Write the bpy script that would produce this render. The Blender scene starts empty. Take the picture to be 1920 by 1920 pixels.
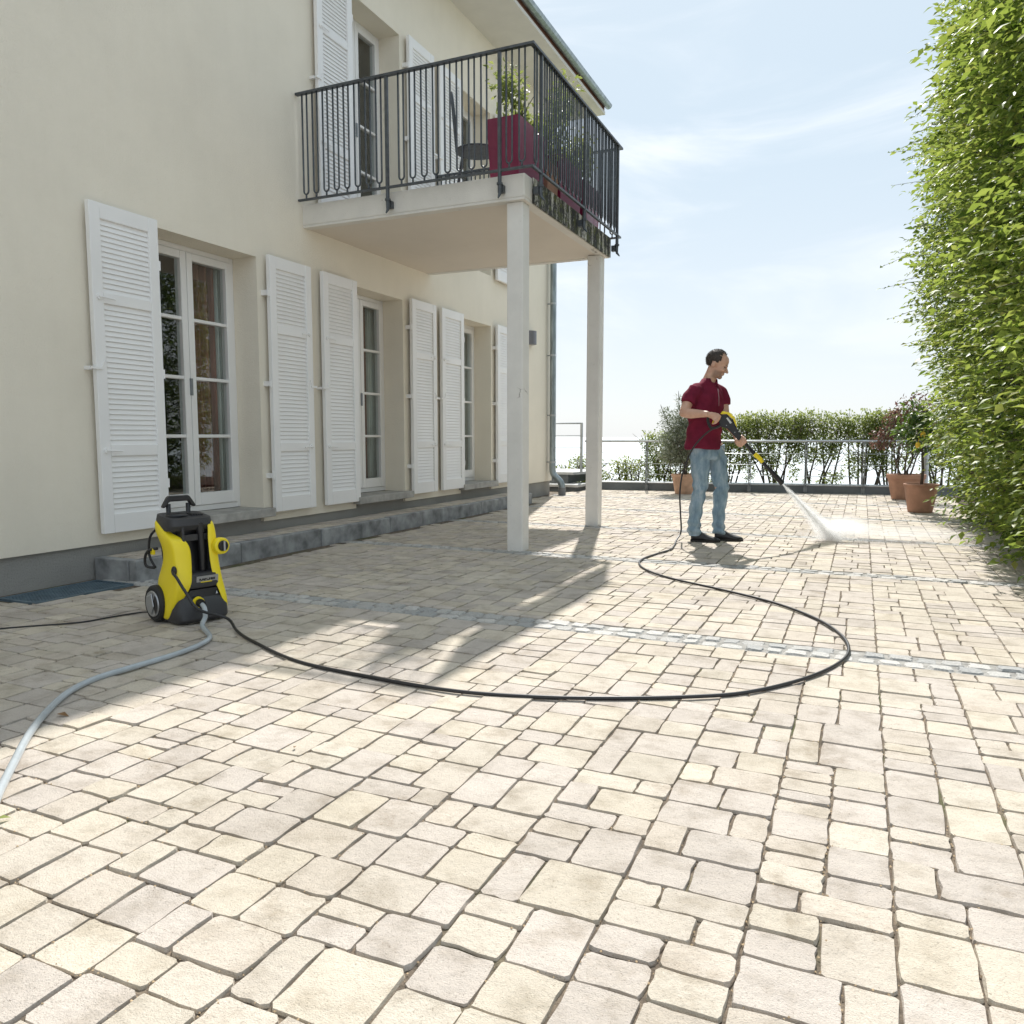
import bpy, bmesh, math, random
import numpy as np
from mathutils import Vector, Matrix, Euler

random.seed(7)
RNG = np.random.default_rng(11)
PI = math.pi
scene = bpy.context.scene
COL = scene.collection

# ------------------------------------------------------------------ camera
cam_d = bpy.data.cameras.new('camera')
cam = bpy.data.objects.new('camera', cam_d)
COL.objects.link(cam)
cam_d.sensor_width = 36.0
cam_d.lens = 36.0 * 1471 / 1920
cam_d.clip_start = 0.05
cam_d.clip_end = 60000
cam.location = (0, 0, 1.0)
cam.rotation_euler = Euler((PI / 2 - 0.09641, 0.0, 0.41823), 'XYZ')
scene.camera = cam

# ------------------------------------------------------------------ sky and sun
SUN_EL = math.radians(48.6)
SUN_AZ = math.atan2(-0.27, 0.963)          # measured from +Y towards +X
world = bpy.data.worlds.new('World')
scene.world = world
world.use_nodes = True
wn = world.node_tree.nodes
wl = world.node_tree.links
wn.clear()
w_out = wn.new('ShaderNodeOutputWorld')
w_bg = wn.new('ShaderNodeBackground')
w_sky = wn.new('ShaderNodeTexSky')
w_sky.sky_type = 'NISHITA'
w_sky.sun_disc = False
w_sky.sun_elevation = SUN_EL
w_sky.sun_rotation = SUN_AZ % (2 * PI)
w_sky.altitude = 250
w_sky.air_density = 1.0
w_sky.dust_density = 1.0
w_sky.ozone_density = 1.2
# thin veil of high cloud over the whole sky
w_tc = wn.new('ShaderNodeTexCoord')
w_map = wn.new('ShaderNodeMapping')
w_map.inputs['Scale'].default_value = (1.2, 2.2, 4.6)
w_map.inputs['Rotation'].default_value = (0.25, 0.1, 0.5)
w_n = wn.new('ShaderNodeTexNoise')
w_n.inputs['Scale'].default_value = 1.9
w_n.inputs['Detail'].default_value = 9
w_n.inputs['Roughness'].default_value = 0.56
w_n.inputs['Distortion'].default_value = 0.6
w_rmp = wn.new('ShaderNodeMapRange')
w_rmp.interpolation_type = 'SMOOTHSTEP'
w_rmp.inputs['From Min'].default_value = 0.43
w_rmp.inputs['From Max'].default_value = 0.74


def w_mix(fac, ca, cb):
    n = wn.new('ShaderNodeMix')
    n.data_type = 'RGBA'
    for k, v in (('Factor', fac), ('A', ca), ('B', cb)):
        if isinstance(v, float):
            n.inputs[k].default_value = v
        elif isinstance(v, tuple):
            n.inputs[k].default_value = (*v, 1)
        else:
            wl.new(v, n.inputs[k])
    return n.outputs['Result']


w_sep = wn.new('ShaderNodeSeparateXYZ')
w_hz = wn.new('ShaderNodeMapRange')          # haze thickens evenly all round the horizon
w_hz.interpolation_type = 'SMOOTHSTEP'
w_hz.inputs['From Min'].default_value = 0.36
w_hz.inputs['From Max'].default_value = -0.02
wl.new(w_tc.outputs['Generated'], w_map.inputs['Vector'])
wl.new(w_tc.outputs['Generated'], w_sep.inputs['Vector'])
wl.new(w_sep.outputs['Z'], w_hz.inputs['Value'])
wl.new(w_map.outputs['Vector'], w_n.inputs['Vector'])
wl.new(w_n.outputs['Fac'], w_rmp.inputs['Value'])
veil = w_mix(w_rmp.outputs['Result'], (1.42, 1.67, 1.86), (2.25, 2.31, 2.35))
veil = w_mix(w_hz.outputs['Result'], veil, (1.80, 1.90, 1.98))
wl.new(w_mix(0.96, w_sky.outputs['Color'], veil), w_bg.inputs['Color'])
w_bg.inputs['Strength'].default_value = 0.15
wl.new(w_bg.outputs['Background'], w_out.inputs['Surface'])

sun_d = bpy.data.lights.new('sun', 'SUN')
sun_d.energy = 2.0
sun_d.angle = math.radians(0.8)
sun_d.color = (1.0, 0.965, 0.915)
sun = bpy.data.objects.new('sun', sun_d)
COL.objects.link(sun)
_to_sun = Vector((math.sin(SUN_AZ) * math.cos(SUN_EL), math.cos(SUN_AZ) * math.cos(SUN_EL), math.sin(SUN_EL)))
sun.rotation_euler = (-_to_sun).to_track_quat('-Z', 'Y').to_euler()
sun.location = _to_sun * 60

scene.view_settings.view_transform = 'Standard'
scene.view_settings.look = 'None'
scene.view_settings.gamma = 1.0
scene.view_settings.use_curve_mapping = False
scene.view_settings.exposure = 1.6
scene.render.engine = 'CYCLES'
scene.cycles.use_denoising = True
scene.cycles.max_bounces = 10
scene.cycles.transparent_max_bounces = 48
scene.cycles.volume_bounces = 8
scene.cycles.caustics_reflective = False
scene.cycles.caustics_refractive = False


# ------------------------------------------------------------------ materials
def new_mat(name):
    m = bpy.data.materials.new(name)
    m.use_nodes = True
    nt = m.node_tree
    b = nt.nodes['Principled BSDF']
    return m, nt, b


def world_pos(nt):
    return nt.nodes.new('ShaderNodeNewGeometry').outputs['Position']


def mapping(nt, vec, scale=(1, 1, 1)):
    n = nt.nodes.new('ShaderNodeMapping')
    n.inputs['Scale'].default_value = scale
    nt.links.new(vec, n.inputs['Vector'])
    return n.outputs['Vector']


def noise_node(nt, vec, scale, detail=4, rough=0.55):
    n = nt.nodes.new('ShaderNodeTexNoise')
    n.inputs['Scale'].default_value = scale
    n.inputs['Detail'].default_value = detail
    n.inputs['Roughness'].default_value = rough
    nt.links.new(vec, n.inputs['Vector'])
    return n.outputs['Fac']


def ramp(nt, fac, stops, interp='LINEAR'):
    r = nt.nodes.new('ShaderNodeValToRGB')
    r.color_ramp.interpolation = interp
    e = r.color_ramp.elements
    while len(e) < len(stops):
        e.new(0.5)
    for i, (p, c) in enumerate(stops):
        e[i].position = p
        e[i].color = (c[0], c[1], c[2], 1) if not isinstance(c, (int, float)) else (c, c, c, 1)
    nt.links.new(fac, r.inputs['Fac'])
    return r.outputs['Color']


def mixc(nt, fac, a, b, mode='MIX'):
    n = nt.nodes.new('ShaderNodeMix')
    n.data_type = 'RGBA'
    n.blend_type = mode
    for sock, v in (('Factor', fac), ('A', a), ('B', b)):
        if isinstance(v, (int, float)):
            n.inputs[sock].default_value = v if sock == 'Factor' else (v, v, v, 1)
        elif isinstance(v, (tuple, list)):
            n.inputs[sock].default_value = (v[0], v[1], v[2], 1)
        else:
            nt.links.new(v, n.inputs[sock])
    return n.outputs['Result']


def math_node(nt, op, a, b=0.0):
    n = nt.nodes.new('ShaderNodeMath')
    n.operation = op
    for i, v in enumerate((a, b)):
        if isinstance(v, (int, float)):
            n.inputs[i].default_value = v
        else:
            nt.links.new(v, n.inputs[i])
    return n.outputs['Value']


def bump(nt, b, height, strength, dist=0.01):
    n = nt.nodes.new('ShaderNodeBump')
    n.inputs['Strength'].default_value = strength
    n.inputs['Distance'].default_value = dist
    nt.links.new(height, n.inputs['Height'])
    nt.links.new(n.outputs['Normal'], b.inputs['Normal'])


def mat_simple(name, col, rough=0.5, metal=0.0, var=0.12, vscale=3.0, bscale=0, bstr=0.2, bdist=0.004, spec=0.5, stretch=(1, 1, 1), coat=0.0):
    m, nt, b = new_mat(name)
    p = mapping(nt, world_pos(nt), stretch)
    n1 = noise_node(nt, p, vscale, 6)
    lo = tuple(max(0, c * (1 - var)) for c in col)
    hi = tuple(min(1, c * (1 + var)) for c in col)
    nt.links.new(ramp(nt, n1, [(0.3, lo), (0.7, hi)]), b.inputs['Base Color'])
    b.inputs['Roughness'].default_value = rough
    b.inputs['Metallic'].default_value = metal
    b.inputs['Specular IOR Level'].default_value = spec
    b.inputs['Coat Weight'].default_value = coat
    if bscale:
        bump(nt, b, noise_node(nt, p, bscale, 5), bstr, bdist)
    return m


M = {}


def island_random(nt):
    g = nt.nodes.new('ShaderNodeNewGeometry').outputs['Random Per Island']
    o = nt.nodes.new('ShaderNodeObjectInfo').outputs['Random']
    return math_node(nt, 'FRACT', math_node(nt, 'ADD', g, o))


def mat_paver():
    m, nt, b = new_mat('concrete paver')
    r = island_random(nt)
    p = world_pos(nt)
    base = ramp(nt, r, [(0.0, (0.569, 0.511, 0.442)), (0.16, (0.600, 0.547, 0.468)), (0.32, (0.547, 0.496, 0.447)), (0.5, (0.584, 0.529, 0.457)),
                        (0.66, (0.557, 0.506, 0.457)), (0.82, (0.611, 0.553, 0.463)), (1.0, (0.537, 0.488, 0.445))], 'CONSTANT')
    r2 = math_node(nt, 'FRACT', math_node(nt, 'MULTIPLY', r, 37.7))
    base = mixc(nt, 1.0, base, ramp(nt, r2, [(0, 0.93), (1, 1.07)]), 'MULTIPLY')
    blotch = noise_node(nt, p, 9.0, 6, 0.62)
    base = mixc(nt, 0.8, base, ramp(nt, blotch, [(0.26, (0.62, 0.585, 0.53)), (0.50, (0.97, 0.96, 0.95)), (0.8, (1.10, 1.09, 1.07))]), 'MULTIPLY')
    dirt = noise_node(nt, p, 3.3, 8, 0.72)
    base = mixc(nt, 0.8, base, ramp(nt, dirt, [(0.30, (0.60, 0.55, 0.48)), (0.44, (0.97, 0.965, 0.955)), (0.7, (1.02, 1.02, 1.02))]), 'MULTIPLY')
    big = noise_node(nt, p, 0.9, 5, 0.6)
    base = mixc(nt, 0.75, base, ramp(nt, big, [(0.30, (0.78, 0.77, 0.73)), (0.5, (1, 1, 1)), (0.75, (1.06, 1.05, 1.02))]), 'MULTIPLY')
    speck = noise_node(nt, p, 190.0, 2, 0.7)
    base = mixc(nt, 0.8, base, ramp(nt, speck, [(0.28, (0.50, 0.47, 0.44)), (0.41, (1, 1, 1)), (0.62, (1, 1, 1)), (0.72, (1.25, 1.25, 1.23))]), 'MULTIPLY')
    nt.links.new(base, b.inputs['Base Color'])
    b.inputs['Roughness'].default_value = 0.88
    b.inputs['Specular IOR Level'].default_value = 0.3
    grain = math_node(nt, 'ADD', noise_node(nt, p, 260, 3, 0.7), math_node(nt, 'MULTIPLY', noise_node(nt, p, 40, 4), 1.4))
    bump(nt, b, grain, 0.8, 0.005)
    return m


def mat_cobble():
    m, nt, b = new_mat('granite cobble')
    r = island_random(nt)
    p = world_pos(nt)
    base = ramp(nt, r, [(0.0, (0.44, 0.43, 0.41)), (0.25, (0.50, 0.49, 0.465)), (0.5, (0.38, 0.38, 0.37)), (0.75, (0.55, 0.53, 0.50)), (1.0, (0.46, 0.45, 0.43))], 'CONSTANT')
    sp = noise_node(nt, p, 160.0, 3, 0.7)
    base = mixc(nt, 0.8, base, ramp(nt, sp, [(0.3, (0.55, 0.56, 0.58)), (0.5, (1, 1, 1)), (0.7, (1.25, 1.25, 1.24))]), 'MULTIPLY')
    nt.links.new(base, b.inputs['Base Color'])
    b.inputs['Roughness'].default_value = 0.8
    bump(nt, b, noise_node(nt, p, 55, 5, 0.65), 0.9, 0.012)
    return m


def mat_leaf(name, cols, trans=(0.35, 0.5, 0.06), tw=0.45, rough=0.45):
    m, nt, b = new_mat(name)
    r = nt.nodes.new('ShaderNodeNewGeometry').outputs['Random Per Island']
    n = len(cols)
    c = ramp(nt, r, [(i / (n - 1), cc) for i, cc in enumerate(cols)])
    big = noise_node(nt, world_pos(nt), 2.2, 3)
    c = mixc(nt, 0.6, c, ramp(nt, big, [(0.3, (0.78, 0.86, 0.75)), (0.7, (1.15, 1.08, 1.0))]), 'MULTIPLY')
    nt.links.new(c, b.inputs['Base Color'])
    b.inputs['Roughness'].default_value = rough
    b.inputs['Specular IOR Level'].default_value = 0.4
    t = nt.nodes.new('ShaderNodeBsdfTranslucent')
    tc = mixc(nt, 0.55, c, trans)
    nt.links.new(tc, t.inputs['Color'])
    mx = nt.nodes.new('ShaderNodeMixShader')
    mx.inputs['Fac'].default_value = tw
    nt.links.new(b.outputs['BSDF'], mx.inputs[1])
    nt.links.new(t.outputs['BSDF'], mx.inputs[2])
    nt.links.new(mx.outputs['Shader'], nt.nodes['Material Output'].inputs['Surface'])
    return m


def mat_glass(name='window glass', tint=(0.93, 0.96, 0.95), r0=0.075):
    m = bpy.data.materials.new(name)
    m.use_nodes = True
    nt = m.node_tree
    nt.nodes.clear()
    o = nt.nodes.new('ShaderNodeOutputMaterial')
    t = nt.nodes.new('ShaderNodeBsdfTransparent')
    t.inputs['Color'].default_value = (*tint, 1)
    g = nt.nodes.new('ShaderNodeBsdfGlossy')
    g.inputs['Roughness'].default_value = 0.01
    f = nt.nodes.new('ShaderNodeLayerWeight')
    f.inputs['Blend'].default_value = 0.5
    sch = math_node(nt, 'ADD', math_node(nt, 'MULTIPLY', math_node(nt, 'POWER', f.outputs['Facing'], 4.2), 1.0 - r0), r0)
    mx = nt.nodes.new('ShaderNodeMixShader')
    nt.links.new(sch, mx.inputs['Fac'])
    nt.links.new(t.outputs['BSDF'], mx.inputs[1])
    nt.links.new(g.outputs['BSDF'], mx.inputs[2])
    nt.links.new(mx.outputs['Shader'], o.inputs['Surface'])
    return m


def mat_plaster(name, col, dirt=0.12, grain=1.0):
    m, nt, b = new_mat(name)
    p = world_pos(nt)
    n1 = noise_node(nt, p, 1.3, 6, 0.6)
    lo = tuple(c * (1 - dirt) for c in col)
    c = ramp(nt, n1, [(0.32, lo), (0.62, col)])
    st = noise_node(nt, mapping(nt, p, (6, 6, 0.7)), 1.6, 5, 0.6)
    c = mixc(nt, 0.10, c, ramp(nt, st, [(0.3, (0.88, 0.86, 0.82)), (0.55, (1, 1, 1))]), 'MULTIPLY')
    nt.links.new(c, b.inputs['Base Color'])
    b.inputs['Roughness'].default_value = 0.92
    b.inputs['Specular IOR Level'].default_value = 0.2
    hgt = math_node(nt, 'ADD', noise_node(nt, p, 220, 3, 0.6), noise_node(nt, p, 70, 3, 0.6))
    bump(nt, b, hgt, 0.6 * grain, 0.008)
    return m


def mat_stained(name, col, stain, lo, hi, up=False):
    # old render with weather stains that have a shape of their own
    m, nt, b = new_mat(name)
    p = world_pos(nt)
    run = noise_node(nt, mapping(nt, p, (9, 9, 2.2)), 1.5, 8, 0.7)
    fine = noise_node(nt, p, 45, 5, 0.7)
    mixv = math_node(nt, 'ADD', math_node(nt, 'MULTIPLY', run, 0.72), math_node(nt, 'MULTIPLY', fine, 0.28))
    f = ramp(nt, mixv, [(lo, 1.0), (hi, 0.0)])
    base = ramp(nt, noise_node(nt, p, 2.5, 5), [(0.3, tuple(c * 0.9 for c in col)), (0.7, col)])
    if stain[0] < 0:
        stain = (0.03, 0.03, 0.025)
    moss = ramp(nt, noise_node(nt, p, 14, 4), [(0.45, stain), (0.62, (0.09, 0.10, 0.03))])
    nt.links.new(mixc(nt, f, base, moss), b.inputs['Base Color'])
    b.inputs['Roughness'].default_value = 0.9
    bump(nt, b, math_node(nt, 'ADD', fine, math_node(nt, 'MULTIPLY', run, 2.0)), 0.5, 0.008)
    return m


def mat_cracked(name, col):
    m, nt, b = new_mat(name)
    p = world_pos(nt)
    wob = nt.nodes.new('ShaderNodeTexNoise')
    wob.inputs['Scale'].default_value = 5
    wob.inputs['Detail'].default_value = 6
    nt.links.new(p, wob.inputs['Vector'])
    wv = nt.nodes.new('ShaderNodeVectorMath')
    wv.operation = 'ADD'
    sc = nt.nodes.new('ShaderNodeVectorMath')
    sc.operation = 'SCALE'
    sc.inputs['Scale'].default_value = 0.35
    nt.links.new(wob.outputs['Color'], sc.inputs[0])
    nt.links.new(p, wv.inputs[0])
    nt.links.new(sc.outputs['Vector'], wv.inputs[1])
    v = nt.nodes.new('ShaderNodeTexVoronoi')
    v.feature = 'DISTANCE_TO_EDGE'
    v.inputs['Scale'].default_value = 1.7
    nt.links.new(wv.outputs['Vector'], v.inputs['Vector'])
    crack = ramp(nt, v.outputs['Distance'], [(0.0, 1.0), (0.012, 0.0)])
    msk = ramp(nt, noise_node(nt, p, 1.8, 3), [(0.56, 0.0), (0.63, 1.0)])
    cf = math_node(nt, 'MULTIPLY', crack, msk)
    n1 = noise_node(nt, p, 3, 6, 0.6)
    base = ramp(nt, n1, [(0.3, tuple(c * 0.88 for c in col)), (0.65, col)])
    chips = ramp(nt, noise_node(nt, p, 26, 5, 0.7), [(0.27, (0.55, 0.52, 0.46)), (0.33, (1, 1, 1))])
    base = mixc(nt, 0.7, base, chips, 'MULTIPLY')
    nt.links.new(mixc(nt, cf, base, (0.16, 0.13, 0.10)), b.inputs['Base Color'])
    b.inputs['Roughness'].default_value = 0.85
    bump(nt, b, math_node(nt, 'SUBTRACT', noise_node(nt, p, 90, 4), math_node(nt, 'MULTIPLY', cf, 2.0)), 0.35, 0.006)
    return m


M['paver'] = mat_paver()
M['cobble'] = mat_cobble()
M['joint'] = mat_simple('joint sand', (0.13, 0.105, 0.078), 0.95, var=0.45, vscale=30, bscale=180, bstr=0.8, bdist=0.006, spec=0.1)
M['mortar'] = mat_simple('pale mortar', (0.30, 0.29, 0.27), 0.95, var=0.35, vscale=25, bscale=120, bstr=0.6)
def mat_joint():
    m, nt, b = new_mat('mossy joint sand')
    p = world_pos(nt)
    c = ramp(nt, noise_node(nt, p, 30, 5, 0.6), [(0.3, (0.07, 0.056, 0.042)), (0.55, (0.165, 0.13, 0.095)), (0.75, (0.28, 0.225, 0.16))])
    g_ = ramp(nt, noise_node(nt, p, 2.4, 4), [(0.55, 0.0), (0.66, 0.8)])
    nt.links.new(mixc(nt, g_, c, (0.07, 0.082, 0.025)), b.inputs['Base Color'])
    b.inputs['Roughness'].default_value = 0.95
    bump(nt, b, noise_node(nt, p, 180, 4), 0.8, 0.006)
    return m


M['joint'] = mat_joint()
M['grit'] = mat_simple('joint grit', (0.36, 0.27, 0.17), 0.9, var=0.5, vscale=60, spec=0.2)
M['wall'] = mat_plaster('cream plaster', (0.91, 0.845, 0.715), 0.06)
M['plinth'] = mat_plaster('grey plinth render', (0.40, 0.39, 0.365), 0.2, 1.6)
M['white'] = mat_simple('white paint', (0.88, 0.87, 0.855), 0.38, var=0.03, vscale=2, bscale=60, bstr=0.05)
M['frame'] = mat_simple('white window paint', (0.84, 0.83, 0.81), 0.3, var=0.03, vscale=2)
M['sill'] = mat_simple('sandstone sill', (0.40, 0.385, 0.355), 0.85, var=0.25, vscale=8, bscale=120, bstr=0.5)
M['kerb'] = mat_simple('basalt kerb', (0.29, 0.295, 0.295), 0.75, var=0.5, vscale=6, bscale=90, bstr=0.5)
M['slab'] = mat_cracked('balcony render', (0.78, 0.75, 0.69))
M['slab_side'] = mat_stained('mossy balcony edge', (0.66, 0.64, 0.58), (0.035, 0.036, 0.034), 0.50, 0.60)
M['slab_under'] = mat_plaster('balcony underside', (0.76, 0.69, 0.60), 0.05, 0.4)
M['pillar'] = mat_cracked('painted pillar', (0.82, 0.80, 0.76))
M['iron'] = mat_simple('wrought iron', (0.085, 0.095, 0.105), 0.45, metal=0.4, var=0.25, vscale=20, bscale=80, bstr=0.15)
M['zinc'] = mat_simple('weathered zinc', (0.30, 0.345, 0.36), 0.38, metal=0.75, var=0.3, vscale=7, stretch=(3, 3, 0.6))
M['zinc_clamp'] = mat_simple('zinc clamp', (0.5, 0.52, 0.53), 0.4, metal=0.8)
M['castiron'] = mat_simple('cast pipe', (0.17, 0.175, 0.18), 0.6, var=0.2, vscale=12)
M['glass'] = mat_glass()
M['room'] = mat_simple('room wall', (0.30, 0.28, 0.25), 0.9, var=0.05)
M['curtain_red'] = mat_simple('brown red curtain', (0.25, 0.105, 0.08), 0.9, var=0.3, vscale=8, stretch=(6, 6, .3))
M['curtain_pale'] = mat_simple('pale curtain', (0.62, 0.66, 0.63), 0.9, var=0.1, vscale=8)
M['roof'] = mat_simple('clay roof tile', (0.28, 0.13, 0.09), 0.8, var=0.3, vscale=9)
M['soffit'] = mat_simple('white soffit', (0.72, 0.70, 0.66), 0.7, var=0.05)
M['yellow'] = mat_simple('yellow plastic', (0.93, 0.74, 0.025), 0.34, var=0.015, vscale=4, bscale=400, bstr=0.04, spec=0.5)
M['black'] = mat_simple('black plastic', (0.016, 0.016, 0.018), 0.38, var=0.1, bscale=500, bstr=0.08)
M['dark'] = mat_simple('charcoal plastic', (0.042, 0.042, 0.045), 0.5, var=0.08, bscale=500, bstr=0.1)
M['rubber'] = mat_simple('black rubber', (0.02, 0.02, 0.021), 0.6, var=0.15)
M['silver'] = mat_simple('silver plastic', (0.42, 0.43, 0.44), 0.32, metal=0.55, var=0.05)
M['hose_black'] = mat_simple('black hose', (0.022, 0.022, 0.024), 0.42, var=0.2)
M['hose_grey'] = mat_simple('grey hose', (0.42, 0.46, 0.485), 0.25, var=0.1, vscale=15, coat=0.3)
M['ink'] = mat_simple('black print', (0.012, 0.012, 0.012), 0.5, var=0)
M['steel'] = mat_simple('galvanised steel', (0.44, 0.46, 0.47), 0.38, metal=0.8, var=0.15, vscale=15)
M['steel_dark'] = mat_simple('grey steel post', (0.24, 0.26, 0.275), 0.45, metal=0.6, var=0.15, vscale=15)
M['parapet'] = mat_simple('slate grey parapet', (0.13, 0.145, 0.155), 0.7, var=0.22, vscale=3, bscale=60, bstr=0.25)
M['parapet_top'] = mat_simple('parapet coping', (0.42, 0.44, 0.45), 0.6, var=0.15, vscale=5)
M['tread'] = mat_simple('pale stone tread', (0.42, 0.43, 0.43), 0.7, var=0.15, vscale=6)
M['terracotta'] = mat_simple('terracotta', (0.39, 0.215, 0.145), 0.85, var=0.22, vscale=6, bscale=90, bstr=0.3)
M['terracotta_pale'] = mat_simple('bleached terracotta', (0.52, 0.33, 0.23), 0.9, var=0.25, vscale=9, bscale=90, bstr=0.3)
M['soil'] = mat_simple('soil', (0.06, 0.042, 0.03), 0.95, var=0.4, vscale=20, bscale=60, bstr=0.9, bdist=0.02)
M['bark'] = mat_simple('bark', (0.10, 0.082, 0.065), 0.9, var=0.4, vscale=25, bscale=60, bstr=0.8, stretch=(1, 1, .3))
M['dryleaf'] = mat_simple('dry leaf', (0.22, 0.12, 0.05), 0.8, var=0.3, vscale=40)
M['lemon'] = mat_simple('lemon peel', (0.80, 0.52, 0.04), 0.45, var=0.1, bscale=250, bstr=0.2)
M['leaf_hedge'] = mat_leaf('hornbeam leaf', [(0.055, 0.105, 0.02), (0.085, 0.155, 0.026), (0.13, 0.21, 0.034), (0.18, 0.26, 0.05), (0.27, 0.33, 0.08), (0.29, 0.27, 0.09)], (0.48, 0.58, 0.10), 0.47)
M['leaf_inner'] = mat_leaf('shaded hornbeam leaf', [(0.035, 0.07, 0.013), (0.06, 0.115, 0.018), (0.085, 0.15, 0.022)], (0.2, 0.3, 0.03), 0.35)  # darker copy of the hornbeam leaf, the hedge's depth shade in its colour
M['leaf_far'] = mat_leaf('privet leaf', [(0.08, 0.125, 0.035), (0.13, 0.18, 0.05), (0.19, 0.24, 0.075), (0.28, 0.31, 0.11)], (0.48, 0.54, 0.14), 0.46)
M['leaf_light'] = mat_leaf('young leaf', [(0.13, 0.19, 0.04), (0.2, 0.27, 0.06), (0.27, 0.30, 0.08)], (0.5, 0.52, 0.1), 0.45)
M['leaf_olive'] = mat_leaf('olive leaf', [(0.13, 0.16, 0.11), (0.21, 0.24, 0.175), (0.32, 0.345, 0.27), (0.44, 0.46, 0.385)], (0.22, 0.26, 0.13), 0.22, 0.5)
M['leaf_lemon'] = mat_leaf('lemon leaf', [(0.03, 0.07, 0.022), (0.05, 0.105, 0.028), (0.10, 0.17, 0.035)], (0.25, 0.38, 0.04), 0.3, 0.28)
M['leaf_red'] = mat_leaf('burgundy maple leaf', [(0.09, 0.04, 0.045), (0.15, 0.065, 0.06), (0.20, 0.11, 0.09), (0.10, 0.09, 0.045), (0.09, 0.12, 0.045)], (0.28, 0.13, 0.10), 0.35)
M['wine'] = mat_simple('wine red planter', (0.23, 0.018, 0.065), 0.35, var=0.08, coat=0.2)
M['grate'] = mat_simple('blue grey grating', (0.13, 0.185, 0.225), 0.5, metal=0.3, var=0.25, vscale=12)
M['shirt'] = mat_simple('burgundy pique cotton', (0.185, 0.019, 0.045), 0.9, var=0.2, vscale=12, bscale=500, bstr=0.25, bdist=0.002, spec=0.15)
M['shoe'] = mat_simple('black leather', (0.018, 0.017, 0.018), 0.42, var=0.3, vscale=30, bscale=80, bstr=0.2)
M['sole'] = mat_simple('shoe sole', (0.022, 0.02, 0.018), 0.75)
M['hair'] = mat_simple('dark brown hair', (0.060, 0.047, 0.040), 0.6, var=0.4, vscale=70, bscale=160, bstr=0.8, stretch=(1, 1, .4))
M['eye'] = mat_simple('eye', (0.05, 0.035, 0.03), 0.3)
M['button'] = mat_simple('pale placket edge', (0.45, 0.30, 0.32), 0.8)
M['paper'] = mat_simple('pale label', (0.62, 0.64, 0.64), 0.5, var=0.03)
M['lamp'] = mat_simple('grey lamp housing', (0.19, 0.19, 0.21), 0.4, metal=0.3)
M['hill'] = mat_simple('grassy hillside', (0.09, 0.12, 0.04), 0.95, var=0.4, vscale=0.6)


def mat_jeans():
    m, nt, b = new_mat('washed denim')
    p = world_pos(nt)
    n = noise_node(nt, mapping(nt, p, (9, 9, 3)), 1.6, 7, 0.65)
    c = ramp(nt, n, [(0.28, (0.13, 0.21, 0.285)), (0.5, (0.27, 0.375, 0.46)), (0.72, (0.50, 0.59, 0.66))])
    tw = noise_node(nt, mapping(nt, p, (420, 420, 160)), 1.0, 2)
    c = mixc(nt, 0.4, c, ramp(nt, tw, [(0.3, 0.8), (0.7, 1.12)]), 'MULTIPLY')
    nt.links.new(c, b.inputs['Base Color'])
    b.inputs['Roughness'].default_value = 0.9
    b.inputs['Specular IOR Level'].default_value = 0.15
    bump(nt, b, math_node(nt, 'ADD', math_node(nt, 'MULTIPLY', n, 3.0), tw), 0.45, 0.006)
    return m


M['jeans'] = mat_jeans()


def mat_skin():
    m, nt, b = new_mat('skin')
    a = nt.nodes.new('ShaderNodeAttribute')
    a.attribute_name = 'beard'
    p = world_pos(nt)
    c = ramp(nt, noise_node(nt, p, 22, 4), [(0.3, (0.60, 0.35, 0.25)), (0.7, (0.70, 0.44, 0.33))])
    c2 = ramp(nt, noise_node(nt, p, 300, 3), [(0.35, (0.11, 0.075, 0.06)), (0.7, (0.27, 0.17, 0.13))])
    nt.links.new(mixc(nt, a.outputs['Fac'], c, c2), b.inputs['Base Color'])
    b.inputs['Roughness'].default_value = 0.5
    b.inputs['Subsurface Weight'].default_value = 0.08
    b.inputs['Subsurface Radius'].default_value = (0.02, 0.008, 0.005)
    b.inputs['Subsurface Scale'].default_value = 0.3
    bump(nt, b, noise_node(nt, p, 260, 3), 0.15, 0.002)
    return m


M['skin'] = mat_skin()


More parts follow.
